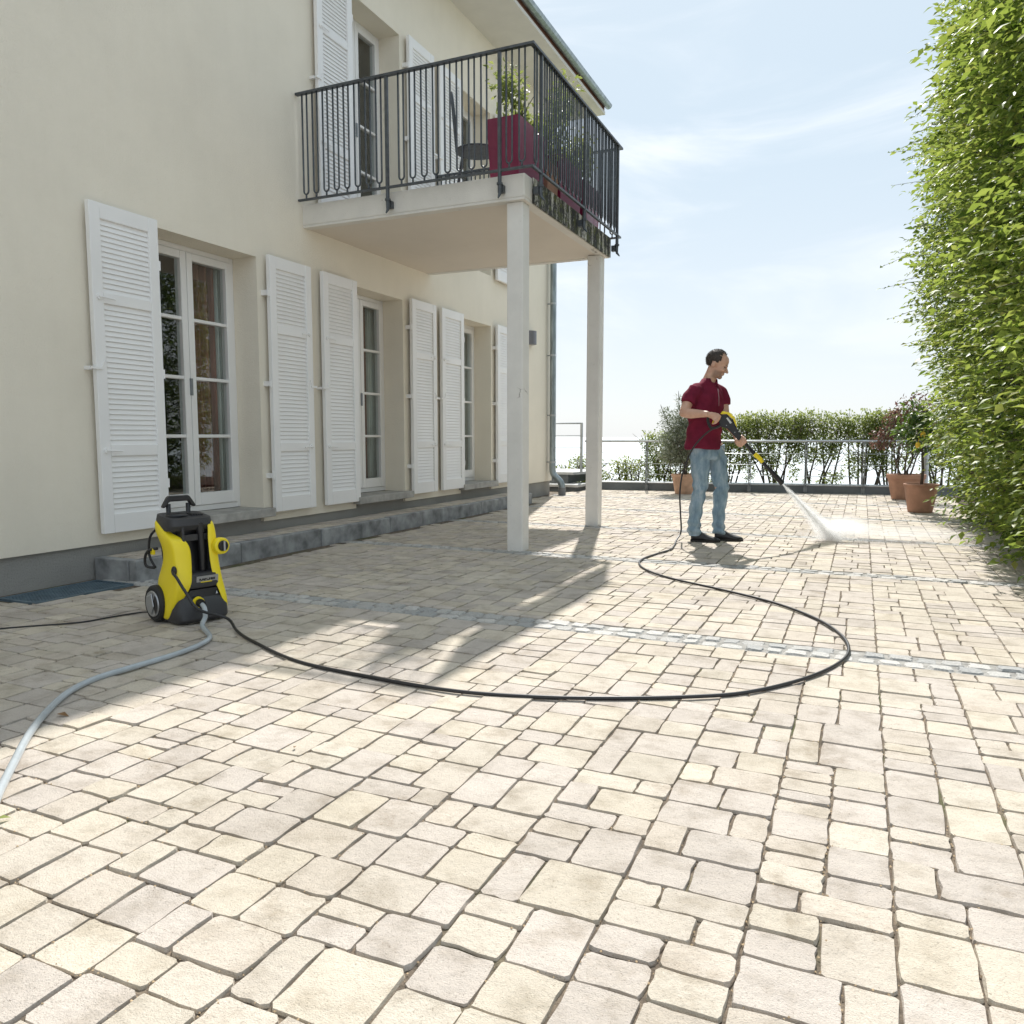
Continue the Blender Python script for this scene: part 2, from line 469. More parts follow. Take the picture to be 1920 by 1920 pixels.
# ------------------------------------------------------------------ mesh helpers
class MB:
    def __init__(self):
        self.v, self.f = [], []

    def add(self, vs, fs):
        o = len(self.v)
        self.v += [tuple(map(float, p)) for p in vs]
        self.f += [tuple(i + o for i in f) for f in fs]
        return self

    def box(self, x0, x1, y0, y1, z0, z1):
        vs = [(x, y, z) for z in (z0, z1) for y in (y0, y1) for x in (x0, x1)]
        return self.add(vs, [(0, 2, 3, 1), (4, 5, 7, 6), (0, 1, 5, 4), (2, 6, 7, 3), (0, 4, 6, 2), (1, 3, 7, 5)])

    def obox(self, c, ax, ay, az):
        c, ax, ay, az = map(Vector, (c, ax, ay, az))
        vs = [c + sx * ax + sy * ay + sz * az for sz in (-1, 1) for sy in (-1, 1) for sx in (-1, 1)]
        return self.add(vs, [(0, 2, 3, 1), (4, 5, 7, 6), (0, 1, 5, 4), (2, 6, 7, 3), (0, 4, 6, 2), (1, 3, 7, 5)])

    def quad(self, a, b, c, d):
        return self.add([a, b, c, d], [(0, 1, 2, 3)])

    def loft(self, rings, cap=True):
        n = len(rings[0])
        vs = [p for r in rings for p in r]
        fs = []
        for i in range(len(rings) - 1):
            for j in range(n):
                k = (j + 1) % n
                fs.append((i * n + j, i * n + k, (i + 1) * n + k, (i + 1) * n + j))
        if cap:
            fs.append(tuple(reversed(range(n))))
            fs.append(tuple((len(rings) - 1) * n + j for j in range(n)))
        return self.add(vs, fs)

    def tube(self, pts, r, n=8, cap=True):
        pts = [Vector(p) for p in pts]
        rr = r if isinstance(r, (list, tuple)) else [r] * len(pts)
        t0 = (pts[1] - pts[0]).normalized()
        u = t0.orthogonal().normalized()
        rings = []
        for i, p in enumerate(pts):
            a = pts[max(0, i - 1)]
            b = pts[min(len(pts) - 1, i + 1)]
            t = (b - a).normalized()
            u = (u - t * u.dot(t))
            u = u.normalized() if u.length > 1e-6 else t.orthogonal().normalized()
            w = t.cross(u)
            rings.append([p + rr[i] * (math.cos(q) * u + math.sin(q) * w) for q in (2 * PI * k / n for k in range(n))])
        return self.loft(rings, cap)

    def lathe(self, prof, c=(0, 0, 0), n=24, cap=False):
        rings = [[(c[0] + r * math.cos(2 * PI * k / n), c[1] + r * math.sin(2 * PI * k / n), c[2] + z) for k in range(n)] for r, z in prof]
        return self.loft(rings, cap)

    def disc(self, c, axis, r, h, n=24, r2=None):
        a = Vector(axis).normalized()
        c = Vector(c)
        return self.tube([c - a * h / 2, c + a * h / 2], [r, r if r2 is None else r2], n)

    def ellip(self, c, r, rot=None, n=14, m=9):
        c = Vector(c)
        vs, fs = [], []
        for i in range(m + 1):
            th = PI * i / m
            for j in range(n):
                ph = 2 * PI * j / n
                p = Vector((r[0] * math.sin(th) * math.cos(ph), r[1] * math.sin(th) * math.sin(ph), r[2] * math.cos(th)))
                if rot is not None:
                    p = rot @ p
                vs.append(c + p)
        for i in range(m):
            for j in range(n):
                k = (j + 1) % n
                fs.append((i * n + j, (i + 1) * n + j, (i + 1) * n + k, i * n + k))
        return self.add(vs, fs)

    def prism(self, poly, axis, lo, hi):
        # poly in the two other axes, in order
        idx = {'x': (1, 2, 0), 'y': (0, 2, 1), 'z': (0, 1, 2)}[axis]
        def pt(p, t):
            q = [0, 0, 0]
            q[idx[0]], q[idx[1]], q[idx[2]] = p[0], p[1], t
            return tuple(q)
        return self.loft([[pt(p, lo) for p in poly], [pt(p, hi) for p in poly]])

    def mesh(self, name, smooth=False):
        me = bpy.data.meshes.new(name)
        me.from_pydata(self.v, [], self.f)
        bm = bmesh.new()
        bm.from_mesh(me)
        bmesh.ops.recalc_face_normals(bm, faces=bm.faces)
        bm.to_mesh(me)
        bm.free()
        if smooth:
            me.polygons.foreach_set('use_smooth', [True] * len(me.polygons))
        return me

    def build(self, name, mat, parent=None, smooth=False, bevel=0, auto=None, seg=2):
        o = obj(name, self.mesh(name, smooth), mat, parent)
        if bevel:
            md = o.modifiers.new('bevel', 'BEVEL')
            md.width = bevel
            md.segments = seg
            md.limit_method = 'ANGLE'
            md.angle_limit = math.radians(40)
        if auto:
            sharp(o, auto)
        return o


def sharp(o, deg):
    me = o.data
    me.polygons.foreach_set('use_smooth', [True] * len(me.polygons))
    try:
        me.set_sharp_from_angle(angle=math.radians(deg))
    except Exception:
        pass


PINV = {}


def obj(name, me, mat, parent=None):
    o = bpy.data.objects.new(name, me)
    COL.objects.link(o)
    if mat is not None:
        mm = M[mat] if isinstance(mat, str) else mat
        if len(me.materials) == 0:
            me.materials.append(mm)
    if parent is not None:
        o.parent = parent
        if parent.name in PINV:
            o.matrix_parent_inverse = PINV[parent.name]
    return o


def tag(o, label=None, cat=None, group=None, kind=None):
    if label:
        o['label'] = label
    if cat:
        o['category'] = cat
    if group:
        o['group'] = group
    if kind:
        o['kind'] = kind
    return o


def thing(name, label, cat, loc=(0, 0, 0), rz=0.0, group=None, world=False):
    """Empty at the base of a thing. world=True: children are given in world coordinates."""
    o = bpy.data.objects.new(name, None)
    COL.objects.link(o)
    o.location = loc
    o.rotation_euler = (0, 0, rz)
    o.empty_display_size = 0.1
    tag(o, label, cat, group)
    if world:
        PINV[o.name] = (Matrix.Translation(loc) @ Matrix.Rotation(rz, 4, 'Z')).inverted()
    return o


def np_mesh(name, verts, tris, smooth=False):
    verts = np.asarray(verts, dtype=np.float32)
    tris = np.asarray(tris, dtype=np.int32)
    me = bpy.data.meshes.new(name)
    me.vertices.add(len(verts))
    me.vertices.foreach_set('co', verts.ravel())
    k = tris.shape[1]
    me.loops.add(tris.size)
    me.loops.foreach_set('vertex_index', tris.ravel())
    me.polygons.add(len(tris))
    me.polygons.foreach_set('loop_start', np.arange(0, tris.size, k, dtype=np.int32))
    me.polygons.foreach_set('loop_total', np.full(len(tris), k, dtype=np.int32))
    if smooth:
        me.polygons.foreach_set('use_smooth', np.ones(len(tris), dtype=bool))
    me.update(calc_edges=True)
    return me


def unit(a):
    return a / np.maximum(np.linalg.norm(a, axis=1, keepdims=True), 1e-9)


def leaf_mesh(name, P, D, N, L, W, fold=0.18):
    D = unit(D)
    S = unit(np.cross(D, N))
    N = unit(np.cross(S, D))
    L = L[:, None]
    W = W[:, None]
    mid = P + D * L * 0.48
    v0 = P
    v1 = mid + S * W * 0.5 + N * W * fold
    v2 = P + D * L - N * L * 0.10
    v3 = mid - S * W * 0.5 + N * W * fold
    v4 = mid
    V = np.stack([v0, v1, v2, v3, v4], 1).reshape(-1, 3)
    b = (np.arange(len(P)) * 5)[:, None]
    T = np.concatenate([b + [0, 1, 4], b + [1, 2, 4], b + [2, 3, 4], b + [3, 0, 4]], 1).reshape(-1, 3)
    return np_mesh(name, V, T)


def smooth_path(pts, n=6):
    pts = [Vector(p) for p in pts]
    out = []
    for i in range(len(pts) - 1):
        p0 = pts[max(0, i - 1)]
        p1, p2 = pts[i], pts[i + 1]
        p3 = pts[min(len(pts) - 1, i + 2)]
        for k in range(n):
            t = k / n
            out.append(0.5 * ((2 * p1) + (-p0 + p2) * t + (2 * p0 - 5 * p1 + 4 * p2 - p3) * t * t + (-p0 + 3 * p1 - 3 * p2 + p3) * t ** 3))
    out.append(pts[-1])
    return out


def remeshed(mb, voxel, smooth_it=4, fac=0.5):
    """Fuse overlapping closed shapes into one continuous skin."""
    me = mb.mesh('fuse')
    o = bpy.data.objects.new('fuse', me)
    COL.objects.link(o)
    md = o.modifiers.new('r', 'REMESH')
    md.mode = 'VOXEL'
    md.voxel_size = voxel
    sm = o.modifiers.new('s', 'SMOOTH')
    sm.factor = fac
    sm.iterations = smooth_it
    dg = bpy.context.evaluated_depsgraph_get()
    dg.update()
    res = bpy.data.meshes.new_from_object(o.evaluated_get(dg))
    bpy.data.objects.remove(o)
    bpy.data.meshes.remove(me)
    res.polygons.foreach_set('use_smooth', [True] * len(res.polygons))
    return res


# ================================================================== GROUND AND PAVING
STRIPS = [(3.74, 3.94), (6.07, 6.25), (8.18, 8.35), (10.28, 10.45), (12.38, 12.55)]
FW = Vector((-0.4042, 0.9096, -0.0963)).normalized()
RT = Vector((0.9138, 0.4061, 0.0))
UPV = RT.cross(FW)


def to_px(x, y, z=0.0):      # where a point of the yard lies in a 1920 frame: used only to choose which stones are single objects
    d = Vector((x, y, z - 1.0))
    dz = d.dot(FW)
    if dz < 0.1:
        return None
    return 960 + 1471 * d.dot(RT) / dz, 960 - 1471 * d.dot(UPV) / dz, dz


def parapet_y(x):
    return 14.143 + (x + 4.452) * 0.141


gr = MB()
gr.quad((-14, -4, -0.008), (4.5, -4, -0.008), (4.5, 14.95, -0.008), (-14, 14.0, -0.008))
ground = gr.build('ground', 'joint')
tag(ground, 'sandy bedding and dark joints between the paving stones', kind='structure')

paving = tag(bpy.data.objects.new('paving', None), 'cream and beige concrete block paving of the sunny yard', kind='structure')
COL.objects.link(paving)

U = 0.0465
sizes = {}


def stone_ring(hx, hy, c, k):
    # rounded rectangle outline, k points per corner
    pts = []
    for cx, cy, a0 in ((hx - c, hy - c, 0), (-hx + c, hy - c, 90), (-hx + c, -hy + c, 180), (hx - c, -hy + c, 270)):
        for i in range(k):
            a = math.radians(a0 + (90 * i / (k - 1) if k > 1 else 45))
            pts.append((cx + c * math.cos(a), cy + c * math.sin(a)))
    return pts


def stone_geo(hx, hy, k, rng, jit=0.0021, corner=0.007, inset=0.0021, drop=0.0024, skirt=0.024):
    """k=3: rough outline with extra points along the sides; k=2: plain chamfered block."""
    c = corner * rng.uniform(0.5, 1.5)
    if k >= 3:
        base = stone_ring(hx, hy, c, 2)
        ring = []
        m = len(base)
        for i in range(m):
            p, q = base[i], base[(i + 1) % m]
            ring.append(p)
            if i % 2 == 1:
                for t in (0.33, 0.67):
                    ring.append((p[0] + (q[0] - p[0]) * t, p[1] + (q[1] - p[1]) * t))
        ring = np.array(ring)
    else:
        ring = np.array(stone_ring(hx, hy, c, k))
    ring += rng.normal(0, jit * (0.75 if k >= 3 else 1.0), ring.shape)
    n = len(ring)
    s_top = ring * (1 - inset / np.array([hx, hy])) + rng.normal(0, 0.0007, ring.shape)
    V = np.zeros((2 * n, 3))
    V[:n, :2] = s_top
    V[n:, :2] = ring
    V[n:, 2] = -0.011
    F = [tuple(range(n))]
    for j in range(n):
        q = (j + 1) % n
        F.append((j, n + j, n + q, q))
    return V, F


def tile_band(y0, y1, x0, x1, rng):
    """Random wild bond: double courses along Y, split across X; yields x centre, y centre, half sizes."""
    out = []
    x = x0
    while x < x1:
        off = rng.uniform(-0.08, 0)
        y = y0
        first = True
        while y < y1 - 0.02:
            ln = rng.choice([2, 3, 3, 4]) * U + rng.normal(0, 0.003)
            if first:
                ln = max(0.06, ln + off)
                first = False
            if y1 - (y + ln) < 0.07:
                ln = y1 - y
            if ln > 0.22:
                ln = ln / 2
            mode = rng.choice([0, 0, 0, 1, 1, 2])
            if mode == 0:
                cuts = [3, 3]
            elif mode == 1:
                cuts = [4, 2] if rng.random() < 0.5 else [2, 4]
            else:
                cuts = [3, 3]
            xx = x
            for ci, cu in enumerate(cuts):
                w = cu * U
                if mode == 2 and ci == 0 and ln > 0.13:
                    h2 = ln * rng.uniform(0.42, 0.58)
                    out.append((xx + w / 2, y + h2 / 2, w / 2, h2 / 2))
                    out.append((xx + w / 2, y + h2 + (ln - h2) / 2, w / 2, (ln - h2) / 2))
                else:
                    out.append((xx + w / 2, y + ln / 2, w / 2, ln / 2))
                xx += w
            y += ln
        x += 6 * U
    return out


prng = np.random.default_rng(3)
bands = [(0.45, 3.74), (3.94, 6.07), (6.25, 8.18), (8.35, 10.28), (10.45, 12.38), (12.55, 14.9)]
stones = []
for (b0, b1) in bands:
    for (cx, cy, hx, hy) in tile_band(b0, b1, -5.2, 1.75, prng):
        if cx - hx < -4.49 and 3.78 < cy < 10.9:
            continue
        if cx - hx < -4.88 or cy + hy > parapet_y(cx) + 0.1:
            continue
        if -4.83 < cx < -4.45 and 3.04 < cy < 3.75:
            continue
        pxy = to_px(cx, cy)
        if pxy is None or pxy[0] < -420 or pxy[0] > 2250 or pxy[1] > 2350:
            continue
        area = 4 * hx * hy / pxy[2] ** 2
        inview = 0 < pxy[0] < 1920 and pxy[1] < 1600
        stones.append((cx, cy, hx - 0.0023, hy - 0.0023, area if inview else 0))
stones.sort(key=lambda s: -s[4])
NEAR = 300
cache = {}
for i, (cx, cy, hx, hy, a) in enumerate(stones[:NEAR]):
    key = (round(hx, 2), round(hy, 2), i % 3)
    if key not in cache:
        V, F = stone_geo(hx, hy, 3, prng)
        me = bpy.data.meshes.new('paver')
        me.from_pydata([tuple(p) for p in V], [], F)
        me.materials.append(M['paver'])
        cache[key] = (me, hx, hy)
    me, bx, by = cache[key]
    o = bpy.data.objects.new('paver', me)
    COL.objects.link(o)
    o.parent = paving
    o.location = (cx, cy, prng.normal(0, 0.0016))
    o.scale = (hx / bx, hy / by, 1)
    o.rotation_euler = (prng.normal(0, 0.006), prng.normal(0, 0.006), prng.normal(0, 0.008))
allV, allF = [], []
off = 0
for (cx, cy, hx, hy, a) in stones[NEAR:]:
    V, F = stone_geo(hx, hy, 3 if cy < 4 else 2, prng)
    n = len(V)
    tx, ty, rz = prng.normal(0, 0.006), prng.normal(0, 0.006), prng.normal(0, 0.008)
    V[:, 2] += V[:, 0] * tx + V[:, 1] * ty + prng.normal(0, 0.0016)
    x = V[:, 0] - rz * V[:, 1] + cx
    y = V[:, 1] + rz * V[:, 0] + cy
    V[:, 0], V[:, 1] = x, y
    allV.append(V)
    allF += [tuple(q + off for q in f) for f in F]
    off += n
me = bpy.data.meshes.new('pavers')
me.from_pydata(np.concatenate(allV).tolist(), [], allF)
o = obj('pavers', me, 'paver', paving)
tag(o, 'smaller receding concrete blocks across the yard', kind='stuff')

# loose grit lying in the joints
gp = []
for (cx, cy, hx, hy, a) in stones:
    if cy > 5.5:
        continue
    for _ in range(9 if cy < 2.6 else 5 if cy < 3.5 else 2):
        if prng.random() < 0.5:
            gp.append((cx + hx + prng.normal(0.003, 0.004), cy + prng.uniform(-hy, hy)))
        else:
            gp.append((cx + prng.uniform(-hx, hx), cy + hy + prng.normal(0.003, 0.004)))
gp = np.array(gp)
keep = (np.sin(gp[:, 0] * 3.1 + 1) + np.sin(gp[:, 1] * 2.3) + prng.normal(0, 0.8, len(gp))) > -0.3
gp = gp[keep]
n = len(gp)
tet = np.array([(1, 0, 0), (-0.5, 0.8, 0), (-0.5, -0.8, 0), (0, 0, 0.9)])
sz = prng.uniform(0.0014, 0.0040, n)[:, None, None]
ang = prng.uniform(0, 6.28, n)
R2 = np.stack([np.stack([np.cos(ang), -np.sin(ang), 0 * ang], 1), np.stack([np.sin(ang), np.cos(ang), 0 * ang], 1), np.stack([0 * ang, 0 * ang, 1 + 0 * ang], 1)], 1)
V = np.einsum('nij,kj->nki', R2, tet) * sz + np.stack([gp[:, 0], gp[:, 1], prng.uniform(-0.006, 0.0, n)], 1)[:, None, :]
b = (np.arange(n) * 4)[:, None]
T = np.concatenate([b + [0, 1, 3], b + [1, 2, 3], b + [2, 0, 3]], 1).reshape(-1, 3)
o = obj('joint_grit', np_mesh('joint_grit', V.reshape(-1, 3), T), 'grit')
tag(o, 'loose sandy grit and seed husks in the paving joints', 'grit', kind='stuff')

# granite cobble strips running out from the house
for si, (s0, s1) in enumerate(STRIPS):
    strip = tag(bpy.data.objects.new('cobble_strip', None), ['nearest double row of granite cobbles, passing just behind the pressure washer',
        'second double row of granite cobbles, reaching the foot of the near pillar',
        'third double row of granite cobbles, passing the foot of the far pillar behind the man',
        'fourth double row of granite cobbles, running behind the water jet towards the hedge',
        'farthest double row of granite cobbles, just before the grey parapet'][si], kind='structure')
    COL.objects.link(strip)
    w = (s1 - s0) / 2
    MB().quad((-4.5, s0 - 0.003, -0.0045), (1.6, s0 - 0.003, -0.0045), (1.6, s1 + 0.003, -0.0045), (-4.5, s1 + 0.003, -0.0045)).build('mortar', 'mortar', strip)
    jointV, jointF, joff = [], [], 0
    variants = []
    for k in range(6):
        V, F = stone_geo(0.05, w / 2 - 0.005, 3, prng, jit=0.0045, corner=0.013, inset=0.009, drop=0.0035, skirt=0.024)
        me = bpy.data.meshes.new('cobble')
        me.from_pydata([tuple(p) for p in V], [], F)
        me.materials.append(M['cobble'])
        variants.append((me, V, F))
    for row in range(2):
        x = -4.44 + row * 0.04 if 3.78 < s0 < 10.9 else -4.8
        while x < 1.6:
            ln = prng.uniform(0.085, 0.13)
            p = to_px(x, s0)
            if p and -300 < p[0] < 2200:
                me, V, F = variants[prng.integers(6)]
                loc = (x + ln / 2, s0 + w * (row + 0.5), prng.normal(0.0015, 0.0025))
                if si < 2:
                    o = bpy.data.objects.new('cobble', me)
                    COL.objects.link(o)
                    o.parent = strip
                    o.location = loc
                    o.scale = ((ln / 2 - 0.005) / 0.05, prng.uniform(0.9, 1.02), 1)
                    o.rotation_euler = (prng.normal(0, 0.03), prng.normal(0, 0.03), prng.normal(0, 0.04) + (PI if prng.random() < 0.5 else 0))
                else:
                    Vt = V * [(ln / 2 - 0.005) / 0.05, 1, 1] + loc
                    jointV.append(Vt)
                    jointF += [tuple(q + joff for q in f) for f in F]
                    joff += len(V)
            x += ln
    if jointV:
        me = bpy.data.meshes.new('cobbles')
        me.from_pydata(np.concatenate(jointV).tolist(), [], jointF)
        tag(obj('cobbles', me, 'cobble', strip), 'distant pale granite cobbles', kind='stuff')

# raised walkway along the house wall with basalt kerb
walk = tag(bpy.data.objects.new('raised_walkway', None), 'raised paved walkway with dark stone kerb along the house wall', kind='structure')
COL.objects.link(walk)
MB().box(-4.93, -4.57, 3.86, 10.8, -0.01, 0.132).build('bedding', 'joint', walk)
y = 3.80
kl = [1.0, 1.02, 1.15, 1.12, 1.6 * 0.66, 0.9, 0.83]
for L in kl:
    MB().box(-4.575, -4.5 + prng.normal(0, 0.002), y + 0.004, y + L - 0.004, -0.02, 0.152 + prng.normal(0, 0.002)).build('kerb_stone', 'kerb', walk, bevel=0.008)
    y += L
MB().box(-4.905, -4.579, 3.80, 3.875, -0.02, 0.151).build('kerb_stone', 'kerb', walk, bevel=0.008)
yy = 3.88
while yy < 10.78:
    ln = prng.choice([0.1, 0.14, 0.18])
    for xx in (-4.89, -4.735):
        V, F = stone_geo(0.074, ln / 2 - 0.003, 2, prng)
        me = bpy.data.meshes.new('paver')
        me.from_pydata([tuple(p) for p in V], [], F)
        o = obj('paver', me, 'paver', walk)
        o.location = (xx + 0.077, yy + ln / 2, 0.15 + prng.normal(0, 0.0015))
    yy += ln

# light shaft grating beside the wall
gt = thing('light_shaft_grating', 'flat blue grey metal grating set in the paving beside the house wall', 'grating', (-4.65, 3.4, 0.0), world=True)
f = MB()
for a in ((-4.825, -4.465, 3.055, 3.075), (-4.825, -4.465, 3.725, 3.745), (-4.825, -4.805, 3.075, 3.725), (-4.485, -4.465, 3.075, 3.725)):
    f.box(a[0], a[1], a[2], a[3], -0.0078, 0.008)
f.build('frame', 'grate', gt)
sl = MB().box(-4.80, -4.49, 3.08, 3.72, -0.0095, -0.004)
for k in range(31):
    yk = 3.08 + 0.02 * k
    sl.box(-4.805, -4.485, yk + 0.003, yk + 0.013, -0.004, 0.005)
for k in range(9):
    xk = -4.79 + 0.035 * k
    sl.box(xk, xk + 0.004, 3.078, 3.722, -0.0045, 0.0062)
sl.build('grid', 'grate', gt)

# planting bed under the tall hedge and the land beyond the terrace
bed = MB()
bx = np.linspace(1.35, 4.4, 14)
by = np.linspace(2.5, 14.2, 50)
vs = [(x, y, 0.03 + 0.03 * math.sin(x * 7 + y * 3) + 0.02 * math.sin(y * 11 - x * 5)) for y in by for x in bx]
bed.add(vs, [(j * 14 + i, j * 14 + i + 1, (j + 1) * 14 + i + 1, (j + 1) * 14 + i) for j in range(49) for i in range(13)])
tag(bed.build('planting_bed', 'soil', smooth=True), 'dark soil bed under the tall hedge', kind='structure')
hill = MB()
ys = [14.6, 16, 18, 24, 40, 90, 200]
zs = [-0.9, -1.0, -1.6, -4, -12, -35, -63]
xs = [-160, -60, -20, -8, 0, 8, 25, 70, 180]
hill.add([(x, yv + (0.141 * (x + 4.45) if abs(x) < 30 else 0), z + 0.25 * math.sin(x * 0.9 + yv)) for yv, z in zip(ys, zs) for x in xs],
         [(j * 9 + i, j * 9 + i + 1, (j + 1) * 9 + i + 1, (j + 1) * 9 + i) for j in range(6) for i in range(8)])
tag(hill.build('hillside', 'hill', smooth=True), 'hillside falling away beyond the terrace', kind='structure')

mw, nt, bs = new_mat('pale haze plane')
bs.inputs['Base Color'].default_value = (0.52, 0.56, 0.58, 1)  # pale colour stands in for valley haze; the water sheet is added
bs.inputs['Roughness'].default_value = 0.45
bs.inputs['IOR'].default_value = 1.33
bump(nt, bs, noise_node(nt, mapping(nt, world_pos(nt), (0.05, 0.05, 0.05)), 1.0, 5), 0.25, 2.0)
wt = MB().quad((-30000, 150, -60), (30000, 150, -60), (30000, 40000, -60), (-30000, 40000, -60))
tag(wt.build('water', mw), 'pale plane standing in for the valley haze far below the terrace', kind='structure')

# ================================================================== HOUSE
WX = -4.9
house = thing('house', 'two storey cream house with white louvred shutters, french doors and a balcony on pillars', 'house', (-4.9, 6.0, 0), world=True)
OPEN = [(4.43, 5.52), (6.94, 7.92), (9.33, 10.28)]
LINT, SILL = 2.56, 0.36
UPZ = 2.9
Y0, Y1, EAVE = -7.0, 12.72, 6.5
PL = 0.235


def wall_front():
    ys = sorted({Y0, Y1, *[v for o in OPEN for v in o]})
    zs = sorted({PL, LINT, SILL + UPZ, LINT + UPZ, EAVE})
    mb = MB()

    def is_open(y, z):
        for i, (a, b) in enumerate(OPEN):
            if a < y < b:
                if PL < z < LINT:
                    return True
                if i > 0 and SILL + UPZ < z < LINT + UPZ:
                    return True
        return False
    for i in range(len(ys) - 1):
        # subdivide vertically long cells for clean shading
        for j in range(len(zs) - 1):
            ym, zm = (ys[i] + ys[i + 1]) / 2, (zs[j] + zs[j + 1]) / 2
            if not is_open(ym, zm):
                mb.quad((WX, ys[i], zs[j]), (WX, ys[i + 1], zs[j]), (WX, ys[i + 1], zs[j + 1]), (WX, ys[i], zs[j + 1]))
    D = 0.34
    for i, (a, b) in enumerate(OPEN):
        for (z0, z1, bot) in ((PL, LINT, False), (SILL + UPZ, LINT + UPZ, True)):
            if z0 > 3 and i == 0:
                continue
            mb.quad((WX, a, z0), (WX, a, z1), (WX - D, a, z1), (WX - D, a, z0))
            mb.quad((WX, b, z0), (WX - D, b, z0), (WX - D, b, z1), (WX, b, z1))
            mb.quad((WX, a, z1), (WX, b, z1), (WX - D, b, z1), (WX - D, a, z1))
            if bot:
                mb.quad((WX, a, z0), (WX - D, a, z0), (WX - D, b, z0), (WX, b, z0))
    # underside of the render where it stands proud of the plinth
    for a, b in ((Y0, OPEN[0][0]), (OPEN[0][1], OPEN[1][0]), (OPEN[1][1], OPEN[2][0]), (OPEN[2][1], Y1)):
        mb.quad((WX, a, PL), (WX - 0.05, a, PL), (WX - 0.05, b, PL), (WX, b, PL))
    # far end wall and near end wall
    mb.quad((WX, Y1, PL), (-12, Y1, PL), (-12, Y1, EAVE), (WX, Y1, EAVE))
    mb.quad((WX, Y0, PL), (WX, Y0, EAVE), (-12, Y0, EAVE), (-12, Y0, PL))
    mb.quad((-12, Y0, -0.1), (-12, Y0, EAVE), (-12, Y1, EAVE), (-12, Y1, -0.1))
    return mb


wm = bpy.data.meshes.new('wall')
_w = wall_front()
wm.from_pydata(_w.v, [], _w.f)
obj('wall', wm, 'wall', house)
pl = MB().box(-11.9, WX - 0.028, Y0 + 0.03, Y1 - 0.028, -0.05, PL - 0.002)
for (a, b) in OPEN:
    pl.box(WX - 0.33, WX - 0.03, a + 0.002, b - 0.002, PL - 0.003, SILL - 0.082)
pl.build('plinth', 'plinth', house)
# dark rooms behind the windows
rm = MB()
for z0, z1 in ((0.30, 2.85), (3.2, 5.9)):
    for (ya, yb) in ((4.1, 6.2), (6.22, 8.6), (8.62, 10.9)):
        xa, xb = -8.6, WX - 0.345
        rm.quad((xa, ya, z0), (xb, ya, z0), (xb, yb, z0), (xa, yb, z0))
        rm.quad((xa, ya, z1), (xa, yb, z1), (xb, yb, z1), (xb, ya, z1))
        rm.quad((xa, ya, z0), (xa, yb, z0), (xa, yb, z1), (xa, ya, z1))
        rm.quad((xa, ya, z0), (xa, ya, z1), (xb, ya, z1), (xb, ya, z0))
        rm.quad((xa, yb, z0), (xb, yb, z0), (xb, yb, z1), (xa, yb, z1))
rm.build('room', 'room', house)
# roof with deep eaves
rf = MB()
ex, ez = -4.2, 6.45
yA, yB = Y0 - 0.6, 13.3
rf.add([(ex, yA, ez), (ex, yB, ez), (-12.6, yB, ez), (-12.6, yA, ez), (-8.4, yA + 4, ez + 2.9), (-8.4, yB - 4, ez + 2.9),
        (ex, yA, ez + 0.14), (ex, yB, ez + 0.14), (-12.6, yB, ez + 0.14), (-12.6, yA, ez + 0.14)],
       [(0, 1, 7, 6), (1, 2, 8, 7), (2, 3, 9, 8), (3, 0, 6, 9), (6, 7, 5, 4), (7, 8, 5), (8, 9, 4, 5), (9, 6, 4)])
roof = rf.build('roof', 'roof', house)
MB().box(-12.5, ex + 0.02, yA + 0.02, yB - 0.02, ez - 0.05, ez - 0.002).build('soffit', 'soffit', house)
g = MB()
gp_ = [(ex + 0.07 + 0.065 * math.sin(t), ez + 0.10 - 0.065 * math.cos(t)) for t in np.linspace(-PI / 2, PI / 2, 9)]
for a, b in zip(gp_[:-1], gp_[1:]):
    g.quad((a[0], yA, a[1]), (a[0], yB, a[1]), (b[0], yB, b[1]), (b[0], yA, b[1]))
g.build('gutter', 'zinc', house, smooth=True)


